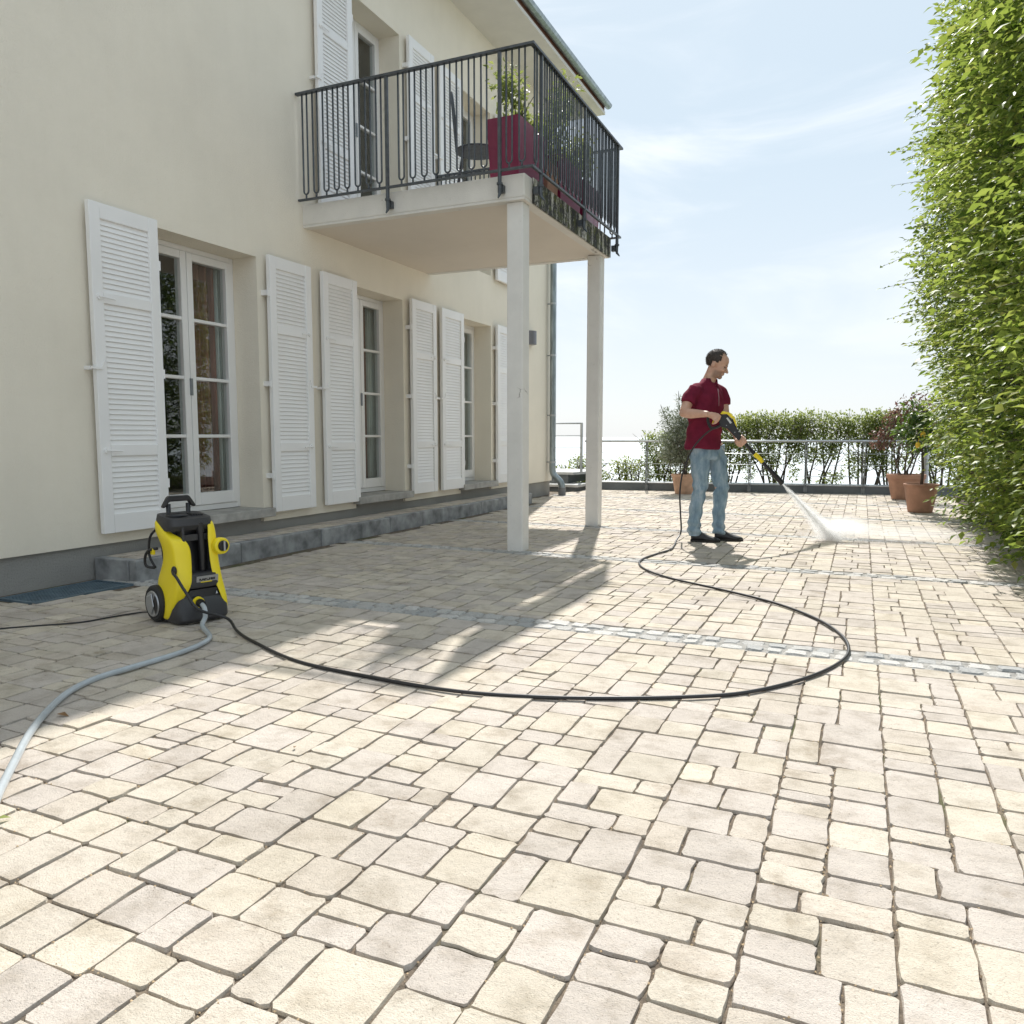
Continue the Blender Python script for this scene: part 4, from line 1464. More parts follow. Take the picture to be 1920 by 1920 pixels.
# --- clipped shrubs in a row beyond the railing
def far_shrub(label, x, y, w, top, n, lm='leaf_far', base=-0.7, lean=0.0, leaf=0.05, gap=0.35, group='clipped shrubs in a row beyond the railing'):
    t = thing('shrub', label, 'shrub', (x, y, base), group=group)
    H = top - base
    tk = MB()
    tips = []
    for k in range(7):
        a = (k - 3) / 3.0
        s = (a * w * 0.05, vrng.normal(0, 0.05), 0)
        e = (a * w * 0.46 + lean + vrng.normal(0, 0.05), vrng.normal(0, 0.12), H * vrng.uniform(0.8, 0.95))
        m1 = (s[0] * 0.5 + e[0] * 0.35 + vrng.normal(0, 0.06), vrng.normal(0, 0.06), H * 0.38)
        m2 = (e[0] * 0.75 + vrng.normal(0, 0.06), vrng.normal(0, 0.08), H * 0.68)
        path = smooth_path([s, m1, m2, e], 4)
        tk.tube(path, [0.024 * (1 - 0.06 * i) for i in range(len(path))], 5)
        for j in range(8):
            q = path[5 + int(vrng.integers(0, len(path) - 6))]
            dd = Vector((vrng.normal(0, 0.7), vrng.normal(0, 0.5), vrng.uniform(0.1, 0.9)))
            tk.tube([q, q + dd * 0.14, q + dd * 0.27 + Vector((0, 0, 0.05))], [0.009, 0.006, 0.003], 4)
    tk.build('trunk', 'bark', t, smooth=True)
    bl = []
    for k in range(8):
        fx = -0.42 + 0.84 * k / 7
        bl.append(((fx * w + lean, vrng.normal(0, 0.05), H - 0.22 + vrng.normal(0, 0.03)), (w * 0.17, 0.28, 0.22)))
        bl.append(((fx * w * 0.9 + lean * 0.9, vrng.normal(0, 0.05), H - 0.52 + vrng.normal(0, 0.05)), (w * 0.17, 0.30, 0.25)))
        if k % 2 == 0 or vrng.random() > gap:
            bl.append(((fx * w * 0.85 + lean * 0.7, 0, H - 0.88 + vrng.normal(0, 0.07)), (w * 0.14, 0.26, 0.22)))
        if vrng.random() > gap + 0.15:
            bl.append(((fx * w * 0.8 + lean * 0.5, 0, H - 1.25 + vrng.normal(0, 0.08)), (w * 0.11, 0.22, 0.17)))
    tag(obj('crown', leaf_mesh('crown', *leaf_cloud(vrng, bl, int(n * 1.75), leaf * 1.05, 0.55, 0.1, 0.45)), lm, t), kind='stuff')


def hy_(x, d=1.1):
    return parapet_y(x) + d


far_shrub('clipped green shrub beyond the railing, left of the olive bush', -3.45, hy_(-3.45), 1.05, 1.12, 3300, gap=0.1)
far_shrub('clipped green shrub beyond the railing, hidden mostly by the man', -2.45, hy_(-2.45), 1.1, 1.42, 3600, gap=0.1)
far_shrub('clipped green shrub beyond the railing, right beside the man and the spray gun', -1.55, hy_(-1.55), 1.15, 1.50, 4300, gap=0.1)
far_shrub('clipped green shrub beyond the railing, above the nozzle of the lance', -0.72, hy_(-0.72), 1.0, 1.50, 3000, gap=0.35, lean=0.05)
far_shrub('leaning clipped shrub beyond the railing, with bare stems showing below', 0.02, hy_(0.02), 0.9, 1.50, 2500, gap=0.7, lean=0.16)
far_shrub('leaning clipped shrub beyond the railing, left of the burgundy shrub', 0.62, hy_(0.62), 0.9, 1.52, 2500, gap=0.6, lean=-0.14)
far_shrub('clipped shrub beyond the railing behind the potted plants', 1.35, hy_(1.35), 0.95, 1.5, 2600, gap=0.3)
GL = 'small light green bushes below the terrace'
far_shrub('small light green bush beyond the railing right of the far pillar', -4.15, hy_(-4.15, 0.9), 0.7, 0.62, 1500, 'leaf_light', -1.0, 0, 0.05, 0.1, GL)
far_shrub('low yellow green bush peeping over the parapet right at the far pillar', -4.85, hy_(-4.85, 1.0), 0.6, 0.42, 900, 'leaf_light', -1.0, 0, 0.05, 0.1, GL)
far_shrub('small green bush behind the step railing left of the far pillar', -5.25, 15.6, 0.62, 0.66, 1200, 'leaf_far', -1.0, 0, 0.05, 0.1, GL)
far_shrub('small low bush behind the step railing beside the downpipe', -5.95, 15.7, 0.7, 0.48, 900, 'leaf_light', -1.0, 0, 0.05, 0.1, GL)


# --- tall hornbeam hedge on the right
hd = thing('hornbeam_hedge', 'tall leafy green hornbeam hedge overhanging the right side of the yard', 'hedge', (1.8, 7.6, 0), world=True)
hr = np.random.default_rng(17)
HY0, HY1, HT = 4.2, 11.75, 4.9
ZK = np.array([0.0, 0.25, 0.6, 1.0, 1.6, 2.4, 3.2, 4.4, 5.6])
XK = np.array([1.32, 1.22, 1.08, 0.97, 0.90, 0.80, 0.72, 0.72, 0.95])


def face_x(y, z):
    base = np.interp(z, ZK, XK)
    lump = 0.15 * np.sin(y * 2.3 + 1.1 * np.sin(z * 1.7)) * np.cos(z * 2.1 + 0.6 * y) + 0.06 * np.sin(y * 5.3 + z * 3.9) + 0.05 * np.sin(z * 6.7 - y * 2.2)
    end = np.clip((y - (HY1 - 0.9)) / 0.9, 0, 1) ** 2 * 0.75
    near = np.clip((5.2 - y) / 1.6, 0, 1) * 0.25
    return base + lump + end + near


tr = MB()
y = 4.4
while y < 11.4:
    x0 = 1.95 + hr.normal(0, 0.08)
    pts = [(x0, y, -0.02), (x0 + hr.normal(0, .05), y + hr.normal(0, .05), 1.4), (x0 + hr.normal(0, .1), y + hr.normal(0, .1), 3.2), (x0 + hr.normal(0, .1), y + hr.normal(0, .12), 5.0)]
    path = smooth_path(pts, 4)
    tr.tube(path, [0.05 * (1 - 0.065 * i) for i in range(len(path))], 7)
    for k in range(16):
        q = path[int(hr.integers(0, len(path)))]
        q = Vector((q[0], q[1], max(0.25, q[2] + hr.uniform(-0.2, 0.2))))
        dx = -hr.uniform(0.5, 1.05)
        dy = hr.normal(0, 0.35)
        tr.tube([q, q + Vector((dx * 0.5, dy * 0.5, 0.18)), q + Vector((dx, dy, 0.30 + hr.uniform(0, .15)))], [0.016, 0.011, 0.005], 5)
    y += 0.62
tr.build('trunk', 'bark', hd, smooth=True)


def hedge_sprays(n_tw, per, depth_lo, depth_hi, leaf_len, tw_len, z_lo=0.02):
    """Flat leafy sprays; leaves alternate along each twig."""
    ty = hr.uniform(HY0, HY1 + 0.05, n_tw)
    tz = z_lo + (HT - z_lo) * hr.random(n_tw) ** 0.92
    dep = hr.uniform(depth_lo, depth_hi, n_tw)
    tx = face_x(ty, tz) + dep
    d = np.stack([-np.ones(n_tw) * 0.85, hr.normal(0, 0.55, n_tw), hr.normal(-0.02, 0.30, n_tw)], 1)
    endf = np.clip((ty - (HY1 - 1.0)) / 1.0, 0, 1)
    d[:, 1] += endf * 1.0
    d[:, 0] += endf * 0.4
    topf = np.clip((tz - (HT - 0.5)) / 0.5, 0, 1)
    d[:, 2] += topf * 1.2
    d = unit(d)
    ln = tw_len * hr.uniform(0.6, 1.25, n_tw)
    side = unit(np.cross(d, np.array([0, 0, 1.0]) + hr.normal(0, 0.28, (n_tw, 3))))
    nrm = unit(np.cross(side, d))
    nrm[nrm[:, 2] < 0] *= -1
    P, D, N, L, W = [], [], [], [], []
    p0 = np.stack([tx, ty, tz], 1)
    twV = []
    for k in range(per):
        f = (k + 0.6) / per
        sag = -0.10 * f * f * ln
        base = p0 + d * (ln * f)[:, None]
        base[:, 2] += sag
        s = 1 if k % 2 else -1
        lead = d * (0.55 + 0.6 * (k >= per - 1)) + side * s * (0.75 if k < per - 1 else 0.0) + hr.normal(0, 0.2, (n_tw, 3))
        lead[:, 2] -= 0.18
        P.append(base)
        D.append(lead)
        N.append(nrm + hr.normal(0, 0.26, (n_tw, 3)))
        l_ = leaf_len * hr.uniform(0.45, 1.25, n_tw) * (0.75 + 0.4 * f)
        L.append(l_)
        W.append(l_ * hr.uniform(0.46, 0.6, n_tw))
    arr = [np.concatenate(a) for a in (P, D, N, L, W)]
    ok = arr[0][:, 2] > 0.03
    return [a[ok] for a in arr], p0, d, ln


a1, p0, d0, l0 = hedge_sprays(6800, 10, 0.04, 0.40, 0.068, 0.33)
tag(obj('crown', leaf_mesh('crown', *a1), 'leaf_hedge', hd), kind='stuff')
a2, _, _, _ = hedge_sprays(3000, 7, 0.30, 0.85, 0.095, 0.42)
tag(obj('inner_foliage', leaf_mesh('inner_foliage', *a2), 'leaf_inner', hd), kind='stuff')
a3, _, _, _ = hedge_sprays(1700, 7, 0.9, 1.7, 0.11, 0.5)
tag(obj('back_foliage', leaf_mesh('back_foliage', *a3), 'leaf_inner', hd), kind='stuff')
# a few longer shoots that break the outline
sh = []
for k in range(46):
    yy = hr.uniform(9.6, 11.7)
    zz = hr.uniform(0.9, 4.9)
    sh.append((float(face_x(np.array([yy]), np.array([zz]))[0]) + 0.1, yy, zz, hr.uniform(0.35, 0.62)))
PP = []
tw = MB()
for (sx, sy, sz, L) in sh:
    dv = Vector((-1, hr.normal(0.15, 0.4), hr.normal(0.05, 0.25))).normalized()
    sd = dv.cross(Vector((0, 0, 1))).normalized()
    tw.tube([(sx, sy, sz), Vector((sx, sy, sz)) + dv * L * 0.5, Vector((sx, sy, sz)) + dv * L + Vector((0, 0, -0.04))], [0.004, 0.003, 0.0015], 4)
    for k in range(11):
        f_ = (k + 1) / 11
        b_ = Vector((sx, sy, sz)) + dv * L * f_ + Vector((0, 0, -0.04 * f_ * f_))
        q = dv * 0.6 + sd * (0.8 if k % 2 else -0.8) + Vector((hr.normal(0, .15), hr.normal(0, .15), -0.15))
        PP.append((b_, q, (hr.normal(0, .55), hr.normal(-0.5, .5), 0.8), 0.07 * hr.uniform(0.7, 1.15)))
idx = hr.integers(0, len(p0), 900)
for i in idx:
    a_ = Vector(p0[i])
    dv = Vector(d0[i])
    tw.tube([a_ - dv * 0.2, a_ + dv * l0[i] * 0.5, a_ + dv * l0[i] * 0.95 + Vector((0, 0, -0.1 * l0[i]))], [0.0045, 0.003, 0.0015], 3)
tw.build('twigs', 'bark', hd)
L_ = np.array([p[3] for p in PP])
tag(obj('shoots', leaf_mesh('shoots', np.array([p[0] for p in PP]), np.array([p[1] for p in PP]), np.array([p[2] for p in PP], dtype=float), L_, L_ * 0.52), 'leaf_hedge', hd), kind='stuff')

def fallen(name, label, mat, x, y, rz, L):
    P = np.array([[0, 0, 0.0]])
    me = leaf_mesh(name, P, np.array([[1.0, 0, 0]]), np.array([[0, 0, 1.0]]), np.array([L]), np.array([L * 0.5]), 0.22)
    o = obj(name, me, mat)
    o.location = (x, y, 0.009)
    o.rotation_euler = (0.1, 0.05, rz)
    tag(o, label, 'leaf')


fallen('fallen_leaf', 'dry brown leaf lying on the paving beside the grey hose', 'dryleaf', -2.60, 1.83, 0.3, 0.05)
fallen('fallen_leaf', 'small green leaf on the paving near the lower left corner', 'leaf_light', -2.02, 1.24, 1.0, 0.035)
fallen('fallen_leaf', 'tiny brown leaf on sunlit paving below the long black hose', 'dryleaf', -1.62, 1.93, 2.0, 0.022)

# ================================================================== PRESSURE WASHER
# local frame: x = front, y = to the right when facing the front, z = up
pw = thing('pressure_washer', 'yellow and black wheeled pressure washer standing on the paving by the house', 'pressure washer', (-3.345, 3.165, 0.0), rz=math.radians(-16))


def rrect(x0, x1, y0, y1, z, c, k=4, tilt=0.0):
    hx, hy = (x1 - x0) / 2, (y1 - y0) / 2
    cx, cy = (x0 + x1) / 2, (y0 + y1) / 2
    c = min(c, hx * 0.95, hy * 0.95)
    return [(cx + p[0], cy + p[1], z + tilt * (cx + p[0])) for p in stone_ring(hx, hy, c, k)]


# lower chassis
MB().loft([rrect(-0.15, 0.150, -0.142, 0.142, 0.012, 0.05), rrect(-0.155, 0.165, -0.146, 0.146, 0.03, 0.05), rrect(-0.15, 0.158, -0.144, 0.144, 0.085, 0.045),
           rrect(-0.145, 0.135, -0.13, 0.13, 0.13, 0.04), rrect(-0.14, 0.085, -0.118, 0.118, 0.17, 0.04), rrect(-0.135, 0.06, -0.115, 0.115, 0.24, 0.03)]).build('chassis', 'dark', pw, auto=38)
# back column with the accessory bay in front of it
MB().loft([rrect(-0.135, 0.02, -0.115, 0.115, 0.20, 0.03), rrect(-0.13, 0.005, -0.112, 0.112, 0.32, 0.03), rrect(-0.145, -0.005, -0.118, 0.118, 0.45, 0.03),
           rrect(-0.15, 0.0, -0.122, 0.122, 0.545, 0.03)]).build('column', 'black', pw, auto=38)
# brow over the inlet carrying the label
MB().loft([rrect(-0.02, 0.118, -0.112, 0.104, 0.195, 0.02), rrect(-0.02, 0.124, -0.114, 0.106, 0.215, 0.02), rrect(-0.02, 0.112, -0.110, 0.102, 0.268, 0.02),
           rrect(-0.02, 0.10, -0.106, 0.098, 0.275, 0.02)]).build('brow', 'dark', pw, auto=38)
# inner walls of the bay
for ya, yb in ((-0.075, -0.060), (0.078, 0.092)):
    MB().loft([rrect(-0.01, 0.088, ya, yb, 0.27, 0.004, 2), rrect(-0.01, 0.078, ya, yb, 0.40, 0.004, 2), rrect(-0.01, 0.070, ya, yb, 0.545, 0.004, 2)]).build('bay_wall', 'dark', pw)
MB().loft([rrect(-0.01, 0.05, -0.06, 0.078, 0.455, 0.004, 2), rrect(-0.01, 0.052, -0.06, 0.078, 0.49, 0.004, 2)]).build('holder', 'dark', pw)
# nozzle lance parked in the bay
MB().tube([(0.045, 0.045, 0.28), (0.05, 0.043, 0.40), (0.055, 0.036, 0.50)], [0.017, 0.019, 0.016], 12).tube([(0.055, 0.036, 0.50), (0.058, 0.03, 0.555)], [0.022, 0.020], 12).build('parked_nozzle', 'black', pw, auto=40)
# top tray: sloping lid, flat black disc for the cup hole's shade
tray = MB()
rings = [rrect(-0.155, 0.055, -0.132, 0.110, 0.515, 0.04, 4), rrect(-0.158, 0.075, -0.136, 0.112, 0.55, 0.045, 4, -0.10), rrect(-0.152, 0.068, -0.130, 0.107, 0.588, 0.045, 4, -0.12), rrect(-0.140, 0.055, -0.118, 0.096, 0.590, 0.04, 4, -0.12)]
tray.loft(rings)
tray_o = tray.build('top_tray', 'dark', pw, auto=38)
MB().lathe([(0.0, 0.003), (0.046, 0.003), (0.050, 0.0065), (0.056, 0.006), (0.060, -0.003)], (-0.035, -0.058, 0.597), 24).build('cup_dark_disc', 'black', tray_o, smooth=True)
for k in range(5):
    MB().box(-0.10, 0.01, 0.012 + k * 0.014, 0.018 + k * 0.014, 0.588, 0.602 - 0.001 * k).build('rib', 'dark', tray_o)
# yellow side shells: shaped strips from back edge round to the front edge
def shell(side):
    zs = [0.018, 0.06, 0.12, 0.18, 0.225, 0.27, 0.33, 0.39, 0.44, 0.475, 0.505, 0.54, 0.572]
    if side < 0:
        back = [-0.075, -0.082, -0.095, -0.130, -0.142, -0.125, -0.085, -0.070, -0.085, -0.115, -0.140, -0.150, -0.150]
        front = [0.03, 0.055, 0.10, 0.125, 0.13, 0.118, 0.10, 0.093, 0.085, 0.068, 0.0, -0.055, -0.095]
        half = [0.150, 0.156, 0.153, 0.147, 0.142, 0.137, 0.132, 0.133, 0.138, 0.141, 0.143, 0.142, 0.138]
        wrap = [0.0, 0.0, 0.012, 0.045, 0.060, 0.063, 0.066, 0.070, 0.068, 0.045, 0.005, 0.0, 0.0]
    else:
        back = [-0.075, -0.082, -0.095, -0.130, -0.142, -0.125, -0.085, -0.070, -0.085, -0.115, -0.140, -0.150, -0.150]
        front = [0.10, 0.14, 0.14, 0.125, 0.118, 0.11, 0.10, 0.094, 0.09, 0.085, 0.082, 0.075, 0.05]
        half = [0.150, 0.156, 0.152, 0.145, 0.138, 0.133, 0.128, 0.127, 0.126, 0.124, 0.122, 0.119, 0.114]
        wrap = [0.0, 0.005, 0.012, 0.022, 0.03, 0.033, 0.033, 0.033, 0.033, 0.03, 0.024, 0.018, 0.012]
    rings = []
    for z, b, f_, h, w in zip(zs, back, front, half, wrap):
        pr = [(b, h - 0.012), (b + 0.02, h), ((b + f_) / 2, h + 0.004), (f_ - 0.022, h - 0.002), (f_ - 0.006, h - 0.010), (f_, h - 0.026), (f_ + 0.001, h - 0.030 - w)]
        inn = [(p[0] - 0.006, p[1] - 0.012) for p in pr[4:]] + []
        outer = [(p[0], side * p[1], z) for p in pr]
        inner = [(f_ - 0.012, side * (h - 0.030 - w), z), (f_ - 0.016, side * (h - 0.026), z), ((b + f_) / 2, side * (h - 0.012), z), (b + 0.006, side * (h - 0.022), z)]
        rings.append(outer + inner)
    mb = MB().loft(rings)
    o = mb.build('side_panel', 'yellow', pw)
    md = o.modifiers.new('sub', 'SUBSURF')
    md.levels = md.render_levels = 2
    sharp(o, 80)
    return o


lp = shell(-1)
shell(1)
# recessed hose outlet in the left shell
MB().ellip((0.092, -0.136, 0.303), (0.020, 0.014, 0.028), n=14, m=8).build('hose_outlet', 'black', pw, smooth=True)
# dial on the right front edge
dl = MB().disc((0.108, 0.128, 0.415), (1, 0.15, 0.05), 0.050, 0.035, 28, 0.046).build('dial', 'yellow', pw, bevel=0.006, auto=40)
MB().disc((0.128, 0.131, 0.416), (1, 0.15, 0.05), 0.032, 0.02, 24, 0.029).build('knob', 'black', dl, bevel=0.003, auto=40)
MB().obox((0.139, 0.133, 0.4165), (0.004, 0, 0), (0, 0.005, 0), (0, 0, 0.027)).build('grip', 'silver', dl)
# label plate with the maker's name
plx = MB().obox((0.1195, 0.035, 0.238), (0.0035, 0, -0.0004), (0, 0.062, 0), (0.003, 0, 0.021)).build('label_plate', 'silver', pw)


def text_mesh(txt, size, bold=True):
    cu = bpy.data.curves.new('lettering', 'FONT')
    cu.body = txt
    cu.size = size
    cu.align_x = 'CENTER'
    cu.align_y = 'CENTER'
    cu.extrude = 0.0006
    cu.offset = 0.0012 if bold else 0
    o = bpy.data.objects.new('lettering', cu)
    COL.objects.link(o)
    dg = bpy.context.evaluated_depsgraph_get()
    dg.update()
    me = bpy.data.meshes.new_from_object(o.evaluated_get(dg))
    bpy.data.objects.remove(o)
    return me


tm = text_mesh('K\u00c4RCHER', 0.021)
to = obj('lettering', tm, 'ink', plx)
to.rotation_euler = (PI / 2 - 0.13, 0, PI / 2)
to.location = (0.1243, 0.035, 0.2405)
MB().obox((0.1238, 0.028, 0.2255), (0.0008, 0, 0), (0, 0.032, 0), (0.0003, 0, 0.0025)).build('underline', 'yellow', plx)
# black block, shade of a lower front opening put into its colour; white arrow mark
MB().loft([rrect(0.10, 0.128, -0.075, 0.11, 0.085, 0.02), rrect(0.08, 0.116, -0.07, 0.105, 0.185, 0.02)]).build('front_shade_block', 'black', pw, auto=40)
MB().add([(0.1285, 0.078, 0.150), (0.1285, 0.090, 0.150), (0.1275, 0.084, 0.166), (0.1265, 0.078, 0.150), (0.1265, 0.090, 0.150), (0.1255, 0.084, 0.166)], [(0, 1, 2), (5, 4, 3), (0, 3, 4, 1), (1, 4, 5, 2), (2, 5, 3, 0)]).build('arrow_mark', 'paper', pw)
# water inlet
inl = MB().disc((0.155, -0.035, 0.122), (1, -0.05, -0.12), 0.030, 0.022, 20, 0.029).build('water_inlet', 'yellow', pw, auto=40)
MB().tube([(0.150, -0.035, 0.122), (0.185, -0.036, 0.119), (0.205, -0.037, 0.116)], [0.022, 0.023, 0.020], 16).build('coupling', 'black', inl, auto=40)
# wheels
for s in (-1, 1):
    wy = s * 0.148
    w = MB()
    prof = [(0.055, -0.026), (0.090, -0.026), (0.099, -0.018), (0.1005, 0.0), (0.099, 0.018), (0.090, 0.026), (0.055, 0.026)]
    rings = [[(-0.115 + r * math.cos(2 * PI * k / 32), wy + q, 0.1005 + r * math.sin(2 * PI * k / 32)) for k in range(32)] for r, q in prof]
    w.loft(rings, cap=True)
    wh = w.build('wheel', 'rubber', pw, auto=40)
    yo = wy + s * 0.027
    MB().disc((-0.115, yo, 0.1005), (0, s, 0), 0.073, 0.010, 28, 0.068).build('rim', 'silver', wh, auto=40)
    MB().add([(-0.115 + a, yo + s * 0.0085, 0.1005 + b) for a, b in ((-0.05, 0.035), (0.01, 0.058), (0.03, -0.01), (0.0, -0.055), (-0.045, -0.03))] +
             [(-0.115 + a * 0.9, yo + s * 0.012, 0.1005 + b * 0.9) for a, b in ((-0.05, 0.035), (0.01, 0.058), (0.03, -0.01), (0.0, -0.055), (-0.045, -0.03))],
             [(0, 1, 2, 3, 4), (5, 6, 7, 8, 9)] + [(k, (k + 1) % 5, 5 + (k + 1) % 5, 5 + k) for k in range(5)]).build('hub_plate', 'silver', wh)
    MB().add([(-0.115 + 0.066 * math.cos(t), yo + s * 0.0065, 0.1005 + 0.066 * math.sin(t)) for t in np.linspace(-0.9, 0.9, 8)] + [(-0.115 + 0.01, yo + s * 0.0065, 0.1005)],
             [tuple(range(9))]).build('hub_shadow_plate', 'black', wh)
# telescopic handle
hb = -0.125
for ty__ in (-0.062, 0.05):
    MB().tube([(hb, ty__, 0.52), (hb, ty__, 0.655)], 0.013, 10).build('handle_tube', 'black', pw, smooth=True)
MB().prism([(-0.100, 0.640), (-0.070, 0.692), (-0.060, 0.700), (0.048, 0.700), (0.058, 0.692), (0.092, 0.640), (0.080, 0.632), (0.062, 0.645), (0.050, 0.668), (-0.060, 0.668), (-0.075, 0.645), (-0.090, 0.632)],
           'x', hb - 0.018, hb + 0.018).build('handle', 'black', pw, bevel=0.006, seg=2)
# cable hooks and a coiled lead on the back left
hk = MB()
hk.tube(smooth_path([(-0.125, -0.13, 0.41), (-0.16, -0.165, 0.40), (-0.19, -0.175, 0.36), (-0.19, -0.17, 0.31), (-0.15, -0.14, 0.30)], 4), 0.008, 8)
hk.tube(smooth_path([(-0.13, -0.13, 0.52), (-0.175, -0.15, 0.47), (-0.18, -0.155, 0.37), (-0.14, -0.14, 0.30)], 4), 0.007, 8)
hk.build('cable_hook', 'black', pw, smooth=True)
MB().box(-0.168, -0.135, -0.155, -0.139, 0.375, 0.412).build('clip', 'yellow', pw, bevel=0.003)

# proportions of the whole machine
SX, SZ = 0.84, 0.965
pw.scale = (SX, 1, SZ)
pw.location = Vector(pw.location) + Vector((0.027 * math.cos(math.radians(-16)), 0.027 * math.sin(math.radians(-16)), 0))
for c_ in pw.children:
    if c_.name.startswith('wheel'):
        c_.scale.x = 1 / SX
        c_.location.x = -0.115 * (SX - 1) / SX
        c_.scale.z = 1 / SZ
# ================================================================== HOSES AND CABLE
WB = Matrix.Translation(pw.location) @ Matrix.Rotation(math.radians(-16), 4, 'Z') @ Matrix.Diagonal((*pw.scale, 1))


def wl_(x, y, z):
    return tuple(WB @ Vector((x, y, z)))


PO = Vector((-1.281, 7.616, 0))
PR = math.radians(9.55)
PM = Matrix.Translation(PO) @ Matrix.Rotation(PR, 4, 'Z')


def pl_(x, y, z):
    return tuple(PM @ Vector((x, y, z)))


black = [(-3.063, 3.16), (-2.626, 2.878), (-2.234, 2.709), (-1.802, 2.649), (-1.421, 2.634), (-1.109, 2.697), (-0.825, 2.804), (-0.551, 2.947), (-0.371, 3.082), (-0.193, 3.331),
         (-0.07, 3.607), (-0.019, 3.871), (-0.055, 4.174), (-0.192, 4.516), (-0.447, 4.854), (-0.806, 5.143), (-1.175, 5.397), (-1.41, 5.65), (-1.543, 5.91), (-1.588, 6.181), (-1.55, 6.5), (-1.50, 6.8), (-1.53, 7.10)]
pts = [wl_(0.085, -0.125, 0.303), wl_(0.115, -0.150, 0.297), wl_(0.16, -0.150, 0.272), wl_(0.22, -0.135, 0.205), wl_(0.30, -0.10, 0.11)]
pts += [(-3.02, 3.10, 0.045), (-2.86, 3.005, 0.012)] + [(x, y, 0.0095) for x, y in black[1:]]
pts += [(-1.555, 7.30, 0.03), pl_(-0.288, -0.13, 0.10), pl_(-0.296, -0.17, 0.28), pl_(-0.303, -0.20, 0.49), pl_(-0.272, -0.22, 0.692), pl_(-0.188, -0.28, 0.892), pl_(-0.071, -0.315, 1.029), pl_(0.03, -0.315, 1.090)]
ph = MB().tube(smooth_path(pts, 8), 0.0078, 10).build('high_pressure_hose', 'hose_black', smooth=True)
tag(ph, 'long black hose curving over the paving from the washer to the spray gun', 'hose')
grey = [(-2.905, 2.862), (-2.835, 2.715), (-2.815, 2.543), (-2.822, 2.344), (-2.826, 2.174), (-2.775, 2.014), (-2.655, 1.839), (-2.495, 1.658), (-2.311, 1.482), (-2.168, 1.348), (-1.979, 1.172), (-1.85, 0.95)]
pts = [wl_(0.195, -0.037, 0.117), wl_(0.235, -0.04, 0.10), wl_(0.285, -0.06, 0.06), wl_(0.335, -0.10, 0.025)] + [(x, y, 0.0135) for x, y in grey]
gh = MB().tube(smooth_path(pts, 8), 0.0128, 14).build('garden_hose', 'hose_grey', smooth=True)
tag(gh, 'translucent grey garden hose running from the washer to the lower left', 'hose')
cable = [(-4.22, 2.25), (-4.133, 2.41), (-4.047, 2.569), (-3.952, 2.675), (-3.797, 2.836), (-3.747, 3.01), (-3.70, 3.14)]
pts = [(x, y, 0.0055) for x, y in cable] + [(-3.60, 3.17, 0.02), wl_(-0.17, 0.01, 0.12), wl_(-0.14, 0.0, 0.2)]
pc = MB().tube(smooth_path(pts, 8), 0.0046, 8).build('power_cable', 'hose_black', smooth=True)
tag(pc, 'thin black power cable leaving the washer towards the left edge', 'cable')

# ================================================================== THE MAN
# local frame: x to the right of the picture, y away from the viewer, z up
person = bpy.data.objects.new('person', None)
FACE = Vector((0.80, -0.60, 0))       # chest direction
SHL = Vector((0.60, 0.80, 0))         # towards his far (left) shoulder


def ering(c, a, b, ra, rb, n=20):
    c, a, b = Vector(c), Vector(a).normalized(), Vector(b).normalized()
    return [c + a * ra * math.cos(t) + b * rb * math.sin(t) for t in (2 * PI * k / n for k in range(n))]


def limb(mb, pts, radii, n=14):
    mb.tube(pts, radii, n)
    return mb


def capsule(mb, a, b, ra, rb, n=12):
    mb.tube([a, b], [ra, rb], n)
    mb.ellip(a, (ra, ra, ra), n=n, m=7)
    mb.ellip(b, (rb, rb, rb), n=n, m=7)


def chain(mb, pts, radii, n=10):
    for i in range(len(pts) - 1):
        capsule(mb, pts[i], pts[i + 1], radii[i], radii[i + 1], n)


skin = MB()
HC = Vector((-0.004, 0.0, 1.668))
HROT = Matrix.Rotation(math.radians(-8), 4, 'Z') @ Matrix.Rotation(math.radians(24), 4, 'Y')


def hp(x, y, z):
    return HC + (HROT @ Vector((x, y, z)))


HR3 = HROT.to_3x3()
# head: x forward, z up, origin in the middle of the skull
skin.ellip(hp(-0.006, 0, 0.045), (0.102, 0.077, 0.092), HR3, 20, 14)
skin.ellip(hp(0.045, 0, 0.045), (0.060, 0.064, 0.070), HR3, 18, 12)
skin.ellip(hp(0.048, 0, -0.020), (0.058, 0.058, 0.070), HR3, 18, 12)
skin.ellip(hp(0.042, 0, -0.070), (0.056, 0.050, 0.042), HR3, 16, 10)
skin.ellip(hp(0.080, 0, -0.090), (0.024, 0.026, 0.022), HR3, 12, 8)
skin.ellip(hp(0.094, 0, 0.026), (0.016, 0.046, 0.011), HR3, 12, 8)
capsule(skin, hp(0.102, 0, 0.012), hp(0.126, 0, -0.026), 0.0075, 0.0125, 10)
for s in (-1, 1):
    skin.ellip(hp(0.112, s * 0.011, -0.030), (0.011, 0.008, 0.007), HR3, 8, 6)
    skin.ellip(hp(0.084, s * 0.036, -0.022), (0.020, 0.020, 0.020), HR3, 10, 8)
    ear = HR3 @ Matrix.Rotation(math.radians(12), 3, 'Y')
    skin.ellip(hp(-0.010, s * 0.079, -0.004), (0.020, 0.009, 0.033), ear, 12, 8)
skin.ellip(hp(0.099, 0, -0.050), (0.012, 0.024, 0.007), HR3, 10, 6)
skin.ellip(hp(0.098, 0, -0.062), (0.011, 0.021, 0.008), HR3, 10, 6)
